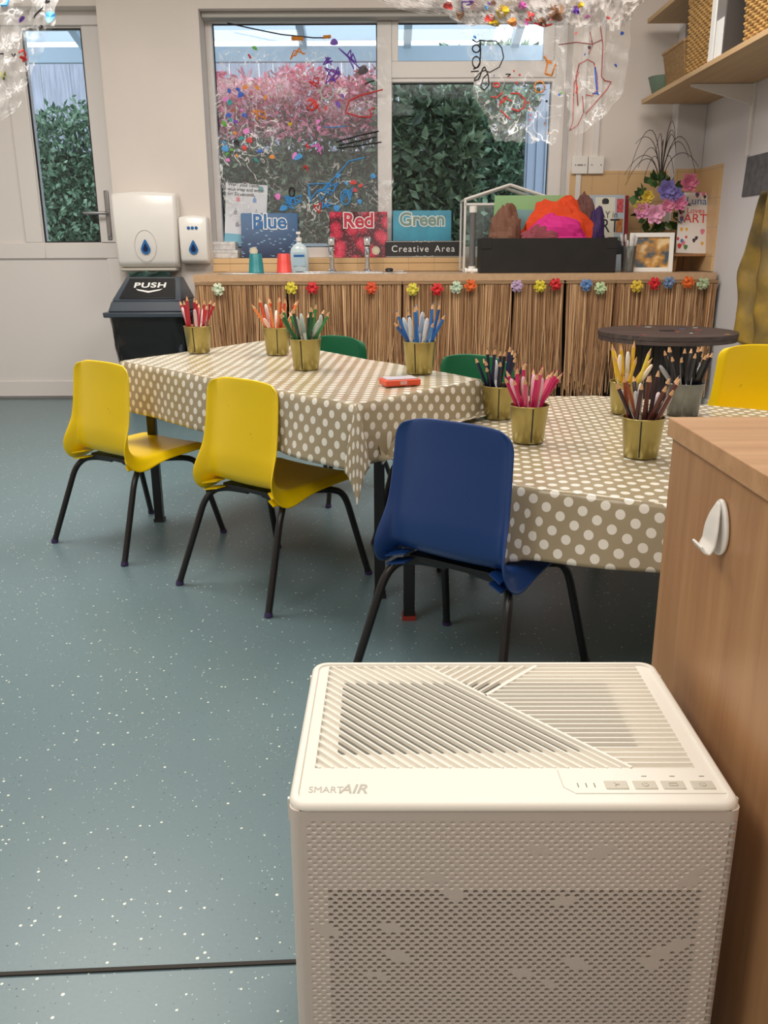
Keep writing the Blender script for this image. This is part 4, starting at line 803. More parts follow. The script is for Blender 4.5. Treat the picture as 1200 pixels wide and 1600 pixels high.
def cloth(lab, poly, quad, zt, ang, flare, over=None, step=.012, seed=0, corner=.5, org=(0, 0)):
    # quad: flat outline of the sheet (4+ corners, ccw) in room coordinates; folded down over poly
    poly = [Vector(p) for p in poly]; quad = [Vector(p) for p in quad]
    xs = [p.x for p in quad]; ys = [p.y for p in quad]; ca, sa = math.cos(ang), math.sin(ang)
    rot = lambda p: Vector((ca*p.x+sa*p.y, -sa*p.x+ca*p.y)); inv = lambda p: Vector((ca*p.x-sa*p.y, sa*p.x+ca*p.y))
    # bilinear sheet grid
    A, B, C, D = quad; nu = int(max((B-A).length, (C-D).length)/step); nv = int(max((D-A).length, (C-B).length)/step); b = MB(); uvs = []
    for j in range(nv+1):
        for i in range(nu+1):
            u, v = i/nu, j/nv; p = A*(1-u)*(1-v)+B*u*(1-v)+C*u*v+D*(1-u)*v; ruv = rot(p); uvs.append((ruv.x, ruv.y))
            ins, (dd, q, nrm, isc, ei) = poly_dist(p, poly)
            wr = .0022*noise.noise(Vector((p.x*7, p.y*7, seed)))
            if ins: b.v.append((p.x, p.y, zt+wr+.0015)); continue
            dr = (p-q).normalized() if dd > 1e-6 else nrm; s_ = dd
            fl = flare*s_+.020*s_/.12*noise.noise(Vector((q.x*6+s_*2, q.y*6, seed+4)))
            cor = 0
            if isc: cor = 1
            out_ = min(s_*.75, max(.0, fl)+.006*(1-math.exp(-s_*90)))+ (corner*s_ if isc else 0)*.6
            down = math.sqrt(max(0, s_*s_-min(out_, s_*.98)**2)); down = max(0, down-.004*(1-math.exp(-s_*120)))
            z = zt+.0015-down; xy = q+dr*out_
            if over is not None:
                oi, (od, oq, on_, _, _) = poly_dist(xy, [Vector(p_) for p_ in over[0]])
                lim = over[1]+.008+.006*(1+noise.noise(Vector((p.x*16, p.y*16, 7)))); 
                if (oi or od < .05) and z < lim:
                    k_ = s_-(zt-lim); xy = q+dr*max(out_, k_*.72); oi2, (od2, _, _, _, _) = poly_dist(xy, [Vector(p_) for p_ in over[0]])
                    z = lim+.012*max(0, noise.noise(Vector((p.x*22, p.y*12, 3)))) if oi2 else lim-min(.12, od2*1.3)
            b.v.append((xy.x, xy.y, z))
    b.f = [(j*(nu+1)+i, j*(nu+1)+i+1, (j+1)*(nu+1)+i+1, (j+1)*(nu+1)+i) for j in range(nv) for i in range(nu)]; b.m = [0]*len(b.f)
    o = b.build('tablecloth', M['dots'], smooth=True); uvl = o.data.uv_layers.new(name='UVMap')
    for lp in o.data.loops: uvl.data[lp.index].uv = uvs[lp.vertex_index]
    o.modifiers.new('s', 'SOLIDIFY').thickness = .0008
    tag(o, lab, 'tablecloth', 'dotted oilcloths'); return o
ZL, ZR = .56, .455
def onL(px, py): p = atz(px, py, ZL); return (p.x, p.y)
def onR(px, py): p = atz(px, py, ZR); return (p.x, p.y)
PL = [onL(557, 633), onL(748, 592), onL(413, 533), onL(190, 564)]      # ccw
cL = sum((Vector(p) for p in PL), Vector((0, 0)))/4
inset = lambda P, c, d_: [tuple(Vector(p)+(c-Vector(p)).normalized()*d_) for p in P]
PR = [(.262, 1.625), (.40, 1.555), (.62, 1.43), (1.0, 1.36), (1.25, 1.75), (1.22, 2.32), (.70, 2.68), (.30, 2.68), (.035, 2.28), (.03, 2.03)]
PRr = [tuple(p) for p in roundpoly(PR, .05, 4)]
cR = Vector((.62, 2.0))
e1 = (Vector(PL[3])-Vector(PL[0])).normalized(); angL = math.atan2(e1.y, e1.x)
table('activity_table', 'left nursery table under a dotted oilcloth, nearest the yellow chairs', inset(PL, cL, .004), ZL-.0005, [(-.012, 2.165), (.17, 2.36), (-.44, 3.2), (-.775, 2.85)], 'L')
table('activity_table', 'right nursery table under a dotted oilcloth, behind the wooden cabinet', [tuple(Vector(p)+(cR-Vector(p)).normalized()*.004) for p in PR], ZR-.0005, [(.062, 2.02), (.66, 2.55), (1.1, 2.2), (.98, 1.5)], 'R')
def outset(P, ds):
    n = len(P); res = []
    for i in range(n):
        a, b, c_ = Vector(P[i-1]), Vector(P[i]), Vector(P[(i+1) % n]); n1 = Vector(((b-a).y, -(b-a).x)).normalized(); n2 = Vector(((c_-b).y, -(c_-b).x)).normalized()
        d1, d2 = ds[i-1], ds[i]; M_ = Matrix(((n1.x, n1.y), (n2.x, n2.y))); rhs = Vector((n1.dot(b)+d1, n2.dot(b)+d2)); res.append(tuple(M_.inverted() @ rhs))
    return res
QL = outset(PL, [.15, .15, .15, .16])
cloth('taupe oilcloth with white dots over the left table, overlapping the other', PL, QL, ZL, angL, .04, over=(PR, ZR), seed=1, corner=.35, step=.011)
QR = [(.14, 1.520), (1.0, 1.12), (1.42, 2.74), (-.02, 2.80)]
cloth('taupe oilcloth with white dots over the right table by the cabinet', PRr, QR, ZR, -.12, .16, seed=5, corner=.0, step=.0105)

# ------------------------------------------------------------------ chairs
def interp(keys, v):
    for i in range(len(keys)-1):
        if v <= keys[i+1][0]:
            a, b = keys[i], keys[i+1]; k = (v-a[0])/(b[0]-a[0]); k2 = k
            return [x+(y-x)*k2 for x, y in zip(a[1:], b[1:])]
    return list(keys[-1][1:])
PROF = [(0, .178, .276, .150), (.05, .176, .294, .158), (.1, .160, .302, .163), (.25, .09, .300, .165), (.4, -.01, .294, .163), (.48, -.062, .293, .158), (.54, -.094, .301, .152), (.60, -.113, .324, .147), (.68, -.115, .372, .143), (.78, -.106, .437, .140), (.9, -.096, .517, .137), (.97, -.093, .566, .136), (1.0, -.093, .586, .131)]
def chair(mname):
    t = bpy.data.objects.new('chair_tmp', None); COL.objects.link(t); nu, nv = 30, 60; b = MB()
    def pr(v):
        w0 = interp(PROF, max(0, v-.025)); w1 = interp(PROF, v); w2 = interp(PROF, min(1, v+.025)); return [(x+2*y+z)/4 for x, y, z in zip(w0, w1, w2)]
    def fn(u, v):
        y, z, hw = pr(v); y2, z2, _ = pr(min(1, v+.02)); y1, z1, _ = pr(max(0, v-.02)); tg = Vector((y2-y1, z2-z1)).normalized(); nb = Vector((tg.y, -tg.x)) # points back / down
        if nb.dot(Vector((-.7, -.7))) < 0: nb = -nb
        s_ = 2*u-1; a = abs(s_)
        if v > .93:   # rounded top corners
            k = (v-.93)/.07; hw *= 1-.10*k*k
        if v < .06: hw *= 1-.05*(1-v/.06)
        wing = math.exp(-((v-.56)/.11)**2)
        fd = .017+.033*wing; fs = max(0, (a-.82)/.18); fs = fs*fs*(3-2*fs)
        cup = (.02 if v > .6 else .006)*a*a   # edges forward / up
        if v > .52: cup = .006+.016*min(1, (v-.52)/.2); cup *= a*a
        off = nb*(fd*fs)-nb*cup
        zz = z+off.y; yy = y+off.x
        if v > .9: zz -= .016*a**3*(v-.9)/.1
        if v > .97: pass
        return (s_*hw*(1+.05*wing*a), yy, zz)
    b.grid(fn, nu, nv)
    sh = b.build('seat_shell', M[mname], t, smooth=True, solid=.0045, sub=1)
    # rolled lip round the top of the back
    for s_ in (-1, 1):
        for k in range(2):
            z = .268+.020*k; r_ = MB(); P_ = [(s_*.10, -.105, z+.004), (s_*.136, -.122-.004*k, z-.002), (s_*.136, -.08, z), (s_*.10, -.075, z+.004)]; r_.hexa(P_+[(x, y, z_+.003) for x, y, z_ in P_]); r_.build('side_rib', M[mname], t)
        q = MB(); q.tube(smooth_path([(s_*.03, -.055, .268), (s_*.10, -.065, .268), (s_*.135, -.085, .262), (s_*.148, -.112, .235), (s_*.178, -.195, .006)]), .0092, 10); lg = q.build('leg', M['black'], t, smooth=True)
        MB().cyl((s_*.1785, -.1965, 0), (s_*.1775, -.193, .011), .0108, n=12).build('leg_tip', M['rubber'], lg)
        q = MB(); q.tube(smooth_path([(s_*.09, .02, .272), (s_*.135, .075, .272), (s_*.15, .115, .262), (s_*.158, .135, .235), (s_*.185, .195, .006)]), .0092, 10); lg = q.build('leg', M['black'], t, smooth=True)
        MB().cyl((s_*.1855, .1965, 0), (s_*.1845, .193, .011), .0108, n=12).build('leg_tip', M['rubber'], lg)
    q = MB(); q.box((-.11, -.075, .270), (.11, -.045, .283)); q.box((-.12, .01, .276), (.12, .035, .287)); q.box((-.1, -.05, .273), (-.08, .02, .283)); q.box((.08, -.05, .273), (.1, .02, .283)); q.build('under_frame', M['black'], t, bevel=.002)
    return t
def smooth_path(P, n=5):
    P = [Vector(p) for p in P]; out = [P[0]]
    for i in range(1, len(P)-1):
        L1 = min(.03, (P[i]-P[i-1]).length*.45); L2 = min(.03, (P[i+1]-P[i]).length*.45); a = P[i]+(P[i-1]-P[i]).normalized()*L1; c_ = P[i]+(P[i+1]-P[i]).normalized()*L2
        for k in range(n+1): u = k/n; out.append(a*(1-u)**2+P[i]*2*u*(1-u)+c_*u*u)
    return out+[P[-1]]
protos = {}
def place(colr, x, y, f, lab, grp=None):
    nm = 'nursery_chair'
    if colr not in protos: o = chair(colr); o.name = nm; protos[colr] = o
    else: o = copy_tree(protos[colr])
    o.location = (x, y, 0); o.rotation_euler = (0, 0, math.atan2(f[1], f[0])-math.pi/2); tag(o, lab, 'chair', grp); return o
place('yellow', -.312, 2.296, (.63, .78), 'yellow plastic nursery chair, nearer of the pair at the left table', 'yellow nursery chairs')
place('yellow', -.797, 2.674, (.60, .80), 'yellow plastic nursery chair, farther left of the pair', 'yellow nursery chairs')
place('yellow', 1.27, 2.88, (-.12, -.99), 'yellow plastic nursery chair beyond the cabinet, in front of the reel table', 'yellow nursery chairs')
place('blue', .186, 1.712, (.6, .8), 'blue plastic nursery chair pulled up to the right table')
place('green', .235, 2.64, (-.62, -.78), 'green plastic nursery chair between the tables, nearer the navy pencils', 'green nursery chairs')
place('green', -.225, 3.27, (-.62, -.78), 'green plastic nursery chair behind the left table, partly hidden', 'green nursery chairs')

# ------------------------------------------------------------------ pencil buckets
BS = 1.2
def bucket(px, py, zt, m, lab):
    p = atz(px, py-4, zt+.004); o = thing('pencil_bucket', lab, 'bucket', (p.x, p.y+.032, zt+.0045), random.uniform(-.4, .4), 'tin buckets on the tables'); o.scale = (BS, BS, BS)
    b = MB(); b.lathe([(.0005, .004), (.029, .004), (.0295, 0), (.0305, .001), (.0378, .072), (.0366, .072), (.0296, .006), (.0005, .006)], n=40, caps=False); b.build('bucket', m, o, smooth=True)
    b = MB(); b.tube([(.0378*math.cos(a*math.pi/20), .0378*math.sin(a*math.pi/20), .0722) for a in range(41)], .0012, 6); b.build('rolled_rim', m, o, smooth=True)
    b = MB(); b.hexa([(-.0012, -.0312, .003), (.0012, -.0312, .003), (.0012, -.030, .003), (-.0012, -.030, .003), (-.0012, -.0386, .070), (.0012, -.0386, .070), (.0012, -.037, .070), (-.0012, -.037, .070)]); b.build('seam', M['dark'] if m is M['gold'] else m, o); return o
pcache = {}
def pencil(c, pen):
    k = (c, pen)
    if k in pcache: return copy_tree(pcache[k])
    cm = mat('pencil_paint', srgb(*c), .3); b = MB()
    if pen:
        b.cyl((0, 0, 0), (0, 0, .085), .0042, n=10); o = b.build('felt_pen', M['pen_barrel'], smooth=True)
        q = MB(); q.lathe([(.0044, .085), (.0052, .086), (.0050, .122), (.0034, .133), (.0008, .136)], n=10); q.build('cap', mat('pen_cap', tuple(.62*x+.38*.8 for x in srgb(*c)), .3), o, smooth=True)
    else:
        b.cyl((0, 0, 0), (0, 0, .148), .0038, n=6); o = b.build('colouring_pencil', cm)
        q = MB(); q.cyl((0, 0, .148), (0, 0, .160), .0038, .0013, n=10); w_ = q.build('sharpened_tip', M['wood'], o, smooth=True)
        q = MB(); q.cyl((0, 0, .160), (0, 0, .165), .0013, .0003, n=8); q.build('lead', cm, w_)
    pcache[k] = o; return o
M['pen_barrel'] = mat('pen_barrel', srgb(225, 222, 216), .35)
used = set()
def fill(bk, cols, npn, penc, npens, word, where):
    base = bk.location; n = npn+npens
    for i in range(n):
        pen = i >= npn; c = random.choice(penc if pen else cols); k = (c, pen); o = pencil(c, pen)
        a = 2*math.pi*(i*.618)+random.uniform(-.2, .2); r0 = random.uniform(.0, .022); a0 = a+random.uniform(-.7, .7)+(math.pi if random.random() < .5 else 0)
        rim = random.uniform(.014, .0325); p0 = Vector((r0*math.cos(a0), r0*math.sin(a0), .0095)); p1 = Vector((rim*math.cos(a), rim*math.sin(a), .072)); d_ = (p1-p0).normalized()
        o.location = base+p0*BS; o.rotation_mode = 'QUATERNION'; o.rotation_quaternion = Vector((0, 0, 1)).rotation_difference(d_)
        s_ = random.uniform(.88, 1.0) if not pen else random.uniform(.92, 1.02); o.scale = (BS, BS, s_*1.12)
        if pen: tag(o, 'pale capped felt pen in the bucket of '+word+' pencils '+where, 'pen', 'felt pens, '+word+' bucket')
        else: tag(o, word+' colouring pencil in the tin bucket '+where, 'pencil', word+' pencils')
G = M['gold']
b1 = bucket(308, 556, ZL, G, 'gold tin bucket of red pencils, farthest left on the table'); fill(b1, [(176, 30, 48), (196, 50, 62), (150, 26, 40)], 10, [(226, 150, 160), (230, 190, 190)], 4, 'crimson', 'nearest the bin')
b2 = bucket(432, 559, ZL, G, 'gold tin bucket of orange and red pencils behind the green ones'); fill(b2, [(216, 76, 40), (232, 134, 70), (204, 48, 40), (224, 150, 96)], 12, [(240, 180, 160), (230, 210, 200)], 4, 'orange red', 'behind the green pencils')
b3 = bucket(477, 583, ZL, G, 'gold tin bucket of green pencils on the left table'); fill(b3, [(26, 120, 52), (24, 86, 48), (30, 60, 44), (60, 140, 70)], 13, [(150, 170, 160), (220, 230, 222)], 4, 'green', 'on the left table')
b4 = bucket(656, 589, ZL, G, 'gold tin bucket of blue pencils beside the small red box'); fill(b4, [(40, 110, 184), (60, 136, 204), (30, 84, 150)], 10, [(200, 214, 226), (150, 170, 190)], 6, 'bright blue', 'beside the small red box')
b5 = bucket(780, 660, ZR, G, 'gold tin bucket of navy pencils behind the pink ones'); fill(b5, [(24, 26, 60), (30, 34, 80), (20, 20, 44)], 15, [(180, 184, 200)], 1, 'navy', 'behind the pink pencils')
b6 = bucket(828, 698, ZR, G, 'gold tin bucket of pink pencils behind the blue chair'); fill(b6, [(206, 40, 104), (190, 34, 92), (216, 80, 120)], 14, [(240, 190, 200), (236, 170, 190)], 5, 'pink', 'behind the blue chair')
b7 = bucket(980, 652, ZR, G, 'gold tin bucket of yellow pencils, farthest on the right table'); fill(b7, [(236, 202, 44), (240, 216, 90), (224, 180, 40)], 8, [(244, 222, 190), (230, 226, 214)], 3, 'yellow', 'farthest on the right table')
b8 = bucket(1007, 722, ZR, G, 'gold tin bucket of brown pencils, half behind the cabinet corner'); fill(b8, [(70, 36, 36), (96, 50, 40), (54, 30, 34), (150, 76, 44)], 14, [(200, 170, 166), (180, 180, 184)], 5, 'brown', 'at the cabinet corner')
b9 = bucket(1072, 655, ZR, M['zinc'], 'dull grey tin bucket of black pencils near the cabinet'); b9.scale = (1.34, 1.34, 1.2); fill(b9, [(16, 16, 18), (24, 24, 28), (34, 34, 40)], 15, [(90, 94, 104), (190, 190, 196)], 4, 'black', 'that is dull grey')
# small red box
p = atz(625, 604, ZL+.004); t = thing('stamp_pad', 'small orange red box with a white lid on the left table', 'box', (p.x, p.y+.03, ZL+.0045), .32)
MB().box((-.047, -.03, 0), (.047, .03, .016)).build('case', mat('pad_red', srgb(222, 84, 52), .4), t, bevel=.003); MB().box((-.041, -.024, .016), (.041, .024, .0185)).build('lid', mat('pad_top', srgb(196, 190, 200), .3), t, bevel=.001)
textmesh('000', .012, M['txtw'], 'lettering', t, face_mtx((0, -.0304, .008), (1, 0, 0), (0, 0, 1)), depth=.0002)

# ------------------------------------------------------------------ wooden cabinet
CX = .362; cyf = 1.085; ctz = .693
t = thing('wooden_cabinet', 'waist-high beech cabinet with a white hook, at the right', 'cabinet', (CX, 0, 0))
MB().box((0, -.25, ctz-.024), (.9, cyf, ctz)).build('top_board', M['beecht'], t, bevel=.0015)
MB().box((.006, -.24, .0), (.026, cyf-.006, ctz-.0245)).build('side_panel', M['beech'], t, bevel=.001)
MB().box((.0265, cyf-.018, .0), (.89, cyf-.008, ctz-.0245)).build('back_panel', M['beech'], t)
MB().box((.87, -.24, .0), (.89, cyf-.0185, ctz-.0245)).build('side_panel', M['beech'], t); MB().box((.0265, -.24, .06), (.869, cyf-.0185, .08)).build('base_board', M['beech'], t)
MB().box((.0265, -.24, .1), (.869, -.22, ctz-.03)).build('door', M['beech'], t)
# hook
hp0, hp1 = atx(1118, 775, CX), atx(1120, 870, CX); zc = (hp0.z+hp1.z)/2; hh_ = (hp0.z-hp1.z)/2; yc = atx(1120, 820, CX).y
t = thing('adhesive_hook', 'white plastic adhesive hook on the cabinet side', 'hook', (CX+.0055, yc, zc))
b = MB(); pts = []
for i in range(32):
    a = 2*math.pi*i/32; sy = math.cos(a); pts.append((0, .024*math.sin(a)*(1-.22*sy), hh_*sy))
b.prism(pts, (-.005, 0, 0)); b.build('plate', M['white'], t, bevel=.002)
def hk(u, v):
    # tongue that curls out at the bottom
    a = v; prof = [(-.0055, hh_*.9), (-.009, hh_*.4), (-.011, -.1*hh_), (-.012, -.55*hh_), (-.016, -.85*hh_), (-.021, -.80*hh_), (-.025, -.58*hh_)]
    k = v*6; i = min(5, int(k)); f_ = k-i; x = prof[i][0]*(1-f_)+prof[i+1][0]*f_; z = prof[i][1]*(1-f_)+prof[i+1][1]*f_; wd = .019*(math.sin(min(1, v*2.2+.12)*math.pi/2))*(1-.25*max(0, v-.6)/.4)
    return (x, (u-.5)*2*wd, z)
b = MB(); b.grid(hk, 8, 24); b.build('hook_arm', M['white'], t, smooth=True, solid=.003, sub=1)

# ------------------------------------------------------------------ air purifier
PZ = .40
c00, c10, c11, c01 = atz(455, 1257, PZ), atz(1159, 1259, PZ), atz(1021, 1031, PZ), atz(487, 1035, PZ)
X0, X1, Yf, Yb = (c00.x+c01.x)/2, (c10.x+c11.x)/2, (c00.y+c10.y)/2, (c01.y+c11.y)/2; X1 = min(X1, CX-.012)
rzp = math.atan2(c10.y-c00.y, c10.x-c00.x)*.6
PC = Vector(((X0+X1)/2, (Yf+Yb)/2, 0)); pw, pd = X1-X0, Yb-Yf
pu = thing('air_purifier', 'white box air purifier with a perforated front and slatted top', 'air purifier', PC, rzp)
Minv = Matrix.Rotation(-rzp, 3, 'Z')
def ptop(px, py, z=PZ): v = Minv @ (atz(px, py, z)-PC); return Vector((v.x, v.y, v.z))
hw, hd = pw/2, pd/2
def rrect(hw, hd, r_, z, n=6):
    out = []
    for cx_, cy_, a0 in ((hw-r_, -hd+r_, -90), (hw-r_, hd-r_, 0), (-hw+r_, hd-r_, 90), (-hw+r_, -hd+r_, 180)):
        for k in range(n+1): a = math.radians(a0+90*k/n); out.append((cx_+r_*math.cos(a), cy_+r_*math.sin(a), z))
    return out
b = MB(); pr_ = rrect(hw-.004, hd-.004, .016, .012); pr_ = [(x, max(y, -hd+.012), z) for x, y, z in pr_]; b.prism(pr_, (0, 0, PZ-.0077-.012)); body = b.build('body', M['cream'], pu)
b = MB()
for s_ in (-1, 1): b.box((s_*(hw-.05)-.02, -hd+.03, 0), (s_*(hw-.05)+.02, hd-.03, .012))
b.build('foot', M['mark'], pu)
# top shell with raised rim
b = MB(); rings = [rrect(hw-.003, hd-.003, .016, PZ-.0075), rrect(hw+.0006, hd+.0006, .018, PZ-.0062), rrect(hw+.0006, hd+.0006, .018, PZ-.004), rrect(hw-.0015, hd-.0015, .017, PZ-.001), rrect(hw-.004, hd-.004, .0155, PZ), rrect(hw-.0075, hd-.0075, .013, PZ-.0002), rrect(hw-.0085, hd-.0085, .012, PZ-.0022)]
n = len(rings[0]); b.add([p for r_ in rings for p in r_], [(i*n+k, i*n+(k+1) % n, (i+1)*n+(k+1) % n, (i+1)*n+k) for i in range(len(rings)-1) for k in range(n)]+[tuple(range(n))[::-1]])
b.build('top_rim', M['cream'], pu, smooth=True)
# grille geometry from the photograph's own layout, in local coordinates
g0, g1, g2, g3 = ptop(483, 1197), ptop(1112, 1197), ptop(1000, 1041), ptop(500, 1041)
gx0, gx1 = -hw+.020, hw-.024; gyf = (g0.y+g1.y)/2; gyb = hd-.010
LVL = PZ-.0022
# plain area: front strip + frame round the grille
b = MB(); b.box((-hw+.0085, -hd+.0085, LVL-.006), (hw-.0085, gyf, LVL)); b.box((-hw+.0085, gyf, LVL-.006), (gx0, hd-.0085, LVL)); b.box((gx1, gyf, LVL-.006), (hw-.0085, hd-.0085, LVL)); b.box((gx0, gyb, LVL-.006), (gx1, hd-.0085, LVL)); b.build('top_panel', M['cream'], pu)
dk = [ptop(527, 1172), ptop(1000, 1166), ptop(946, 1063), ptop(536, 1062)]
b = MB(); b.box((gx0, gyf, LVL-.0052), (gx1, gyb, LVL-.0035)); b.build('grille_base', M['cream'], pu)
b = MB(); b.add([Vector((p.x, p.y, LVL-.0030)) for p in dk], [(0, 1, 2, 3)]); b.build('slot_shade_patch', M['slot'], pu)  # dark grey sheet painted for the shade down between the slats
def clip(poly, p, d_):
    ts = []; n = len(poly)
    for i in range(n):
        a, c_ = poly[i], poly[(i+1) % n]; e = c_-a; den = d_.x*e.y-d_.y*e.x
        if abs(den) < 1e-12: continue
        w_ = a-p; t_ = (w_.x*e.y-w_.y*e.x)/den; s_ = (w_.x*d_.y-w_.y*d_.x)/den
        if -1e-9 <= s_ <= 1+1e-9: ts.append(t_)
    return (min(ts), max(ts)) if len(ts) > 1 and max(ts)-min(ts) > .003 else None
def P2(px, py): v = ptop(px, py); return Vector((max(gx0, min(gx1, v.x)), max(gyf, min(gyb, v.y))))
A0, A1, B0, B1 = P2(664, 1038), P2(987, 1197), P2(838, 1038), P2(757, 1086)
# put B1 on line A
dA = (A1-A0).normalized(); B1 = A0+dA*((B1-A0).dot(dA)); dB = (B1-B0).normalized()
TL, TR, BL, BR = Vector((gx0, gyb)), Vector((gx1, gyb)), Vector((gx0, gyf)), Vector((gx1, gyf))
regs = [([BL, A1, A0, TL], dA, .0098), ([A1, BR, TR, B0, B1], Vector((1, 0)), .0094), ([A0, B1, B0], dB, .0098)]
b = MB()
def slat(p0, p1, w_=.0018, top=LVL+.0008):
    e = (p1-p0); 
    if e.length < .002: return
    e = e.normalized(); n_ = Vector((-e.y, e.x))*w_; q = [p0-n_, p1-n_, p1+n_, p0+n_]; lo = LVL-.0035
    q2 = [p0-n_*.6, p1-n_*.6, p1+n_*.6, p0+n_*.6]
    b.hexa([Vector((v.x, v.y, lo)) for v in q]+[Vector((v.x, v.y, top)) for v in q2])
for poly, d_, pitch in regs:
    nrm = Vector((-d_.y, d_.x)); vals = [p.dot(nrm) for p in poly]; k = math.ceil(min(vals)/pitch)
    while k*pitch < max(vals):
        p = nrm*(k*pitch); r_ = clip(poly, p, d_)
        if r_: slat(p+d_*r_[0], p+d_*r_[1])
        k += 1
slat(A0, A1, .003, LVL+.0012); slat(B0, B1, .003, LVL+.0012)
b.build('grille_slats', M['cream'], pu)
# logo, controls
lg = ptop(527, 1234, LVL)
textmesh('SMART', .0140, M['mark'], 'brand_lettering', pu, face_mtx((lg.x-.0110, lg.y-.0006, LVL+.0001), (1, 0, 0), (0, 1, 0)), depth=.0002, sx=.78)
textmesh('AIR', .0205, M['mark'], 'brand_lettering', pu, face_mtx((lg.x+.0155, lg.y+.0005, LVL+.0001), (1, 0, 0), (0, 1, 0)), depth=.0002, bold=.0003, shear=.25, sx=.85)
q0, q1 = ptop(884, 1240, LVL), ptop(1124, 1205, LVL)
b = MB(); b.tube([(q1.x, q0.y, LVL), (q0.x+.01, q0.y, LVL), (q0.x, q0.y+.01, LVL), (q0.x-.001, q1.y+.002, LVL)], .0006, 6); b.build('panel_outline', mat('outline', srgb(214, 208, 196), .5), pu)
for k, px in enumerate((963, 1008, 1052, 1098)):
    v = ptop(px, 1227, LVL); bt = MB().box((v.x-.0112, v.y-.0068, LVL-.001), (v.x+.0112, v.y+.0068, LVL+.0009)).build('button', M['btn'], pu, bevel=.0015)
    ic = MB(); z_ = LVL+.0011
    if k == 0:
        for a in range(3): ic.tube([(v.x, v.y, z_), (v.x+.003*math.cos(a*2.1), v.y+.003*math.sin(a*2.1), z_)], .0005, 4)
    elif k == 2: ic.tube([(v.x-.004, v.y-.002, z_), (v.x+.004, v.y-.002, z_), (v.x+.004, v.y+.002, z_), (v.x-.004, v.y+.002, z_), (v.x-.004, v.y-.001, z_)], .0004, 4)
    else:
        ic.tube([(v.x+.003*math.sin(a*.5+.5), v.y+.003*math.cos(a*.5+.5), z_) for a in range(11)], .0004, 4); ic.tube([(v.x, v.y, z_), (v.x, v.y+.0035, z_)], .0004, 4)
    ic.build('icon', M['mark'], bt)
    if k: u = ptop(px-2, 1213, LVL); MB().box((u.x-.0025, u.y-.0004, LVL), (u.x+.0025, u.y+.0004, LVL+.0003)).build('indicator_mark', M['slot'], pu)
for px in (903, 916, 929): u = ptop(px, 1227, LVL); MB().box((u.x-.0004, u.y-.0035, LVL), (u.x+.0004, u.y+.0035, LVL+.0003)).build('indicator_mark', M['slot'], pu)
# perforated front panel: real dimples and real through-holes
def lfront(px, py): d_ = Minv @ ray(px, py); o_ = Minv @ (Vector((0, 0, H))-PC); k = (-hd-o_.y)/d_.y; return o_+d_*k
fy = -hd; zt3 = PZ-.0066; zb3 = .02; dzp, dxp = .0046, .0094; ztop_d = lfront(800, 1283).z; xd0, xd1 = lfront(475, 1300).x, lfront(1143, 1290).x; zh = lfront(800, 1388).z; xh0, xh1 = lfront(516, 1392).x, lfront(1096, 1392).x
b = MB(); x0b, x1b = -hw+.0105, hw-.0105
rows = int((ztop_d-zb3-.02)/dzp); z1r = ztop_d
b.add([(x0b, fy, z1r), (x1b, fy, z1r), (x1b, fy, zt3), (x0b, fy, zt3)], [(0, 1, 2, 3)]); zlast = z1r-rows*dzp; b.add([(x0b, fy, zb3), (x1b, fy, zb3), (x1b, fy, zlast), (x0b, fy, zlast)], [(0, 1, 2, 3)])
ncol = int((xd1-xd0)/dxp); rnd = random.Random(4); blanks = [(rnd.uniform(xd0, xd1), rnd.uniform(zlast, z1r), rnd.uniform(-1, 1)) for _ in range(26)]
for r_ in range(rows):
    zc = z1r-(r_+.5)*dzp; off = 0 if r_ % 2 else dxp/2; xs = [xd0+off+c_*dxp for c_ in range(ncol+1)]
    xs = [x for x in xs if x+dxp <= xd1+dxp*.6]
    b.add([(x0b, fy, zc-dzp/2), (xs[0], fy, zc-dzp/2), (xs[0], fy, zc+dzp/2), (x0b, fy, zc+dzp/2)], [(0, 1, 2, 3)]); b.add([(xs[-1]+dxp, fy, zc-dzp/2), (x1b, fy, zc-dzp/2), (x1b, fy, zc+dzp/2), (xs[-1]+dxp, fy, zc+dzp/2)], [(0, 1, 2, 3)])
    for x in xs:
        cx_ = x+dxp/2; blank = any(abs(cx_-bx-(zc-bz)*sl*1.5) < .008 and abs(zc-bz) < .0058 for bx, bz, sl in blanks)
        if blank: b.add([(x, fy, zc-dzp/2), (x+dxp, fy, zc-dzp/2), (x+dxp, fy, zc+dzp/2), (x, fy, zc+dzp/2)], [(0, 1, 2, 3)]); continue
        hole = zc < zh and xh0 < cx_ < xh1; O = [(-1, -1), (0, -1), (1, -1), (1, 0), (1, 1), (0, 1), (-1, 1), (-1, 0)]; rr = .0028; rz_ = .0021
        outer = [(cx_+ox*dxp/2, fy, zc+oz*dzp/2) for ox, oz in O]; inner = [(cx_+rr*math.cos(math.atan2(oz, ox)), fy, zc+rz_*math.sin(math.atan2(oz, ox))) for ox, oz in O]
        dp = .0045 if hole else .0012; sc2 = 1 if hole else .55; deep = [(cx_+(p[0]-cx_)*sc2, fy+dp, zc+(p[2]-zc)*sc2) for p in inner]
        fs = [(k, (k+1) % 8, 8+(k+1) % 8, 8+k) for k in range(8)]+[(8+k, 8+(k+1) % 8, 16+(k+1) % 8, 16+k) for k in range(8)]
        if not hole: fs.append(tuple(range(16, 24)))
        b.add(outer+inner+deep, fs)
b.build('perforated_front', M['cream_shaded'], pu)
MB().box((-hw+.004, -hd+.009, .02), (hw-.011, -hd+.0115, PZ-.0125)).build('dark_backing', M['inner'], pu)  # near-black sheet that paints in the darkness behind the through-holes
b = MB(); 

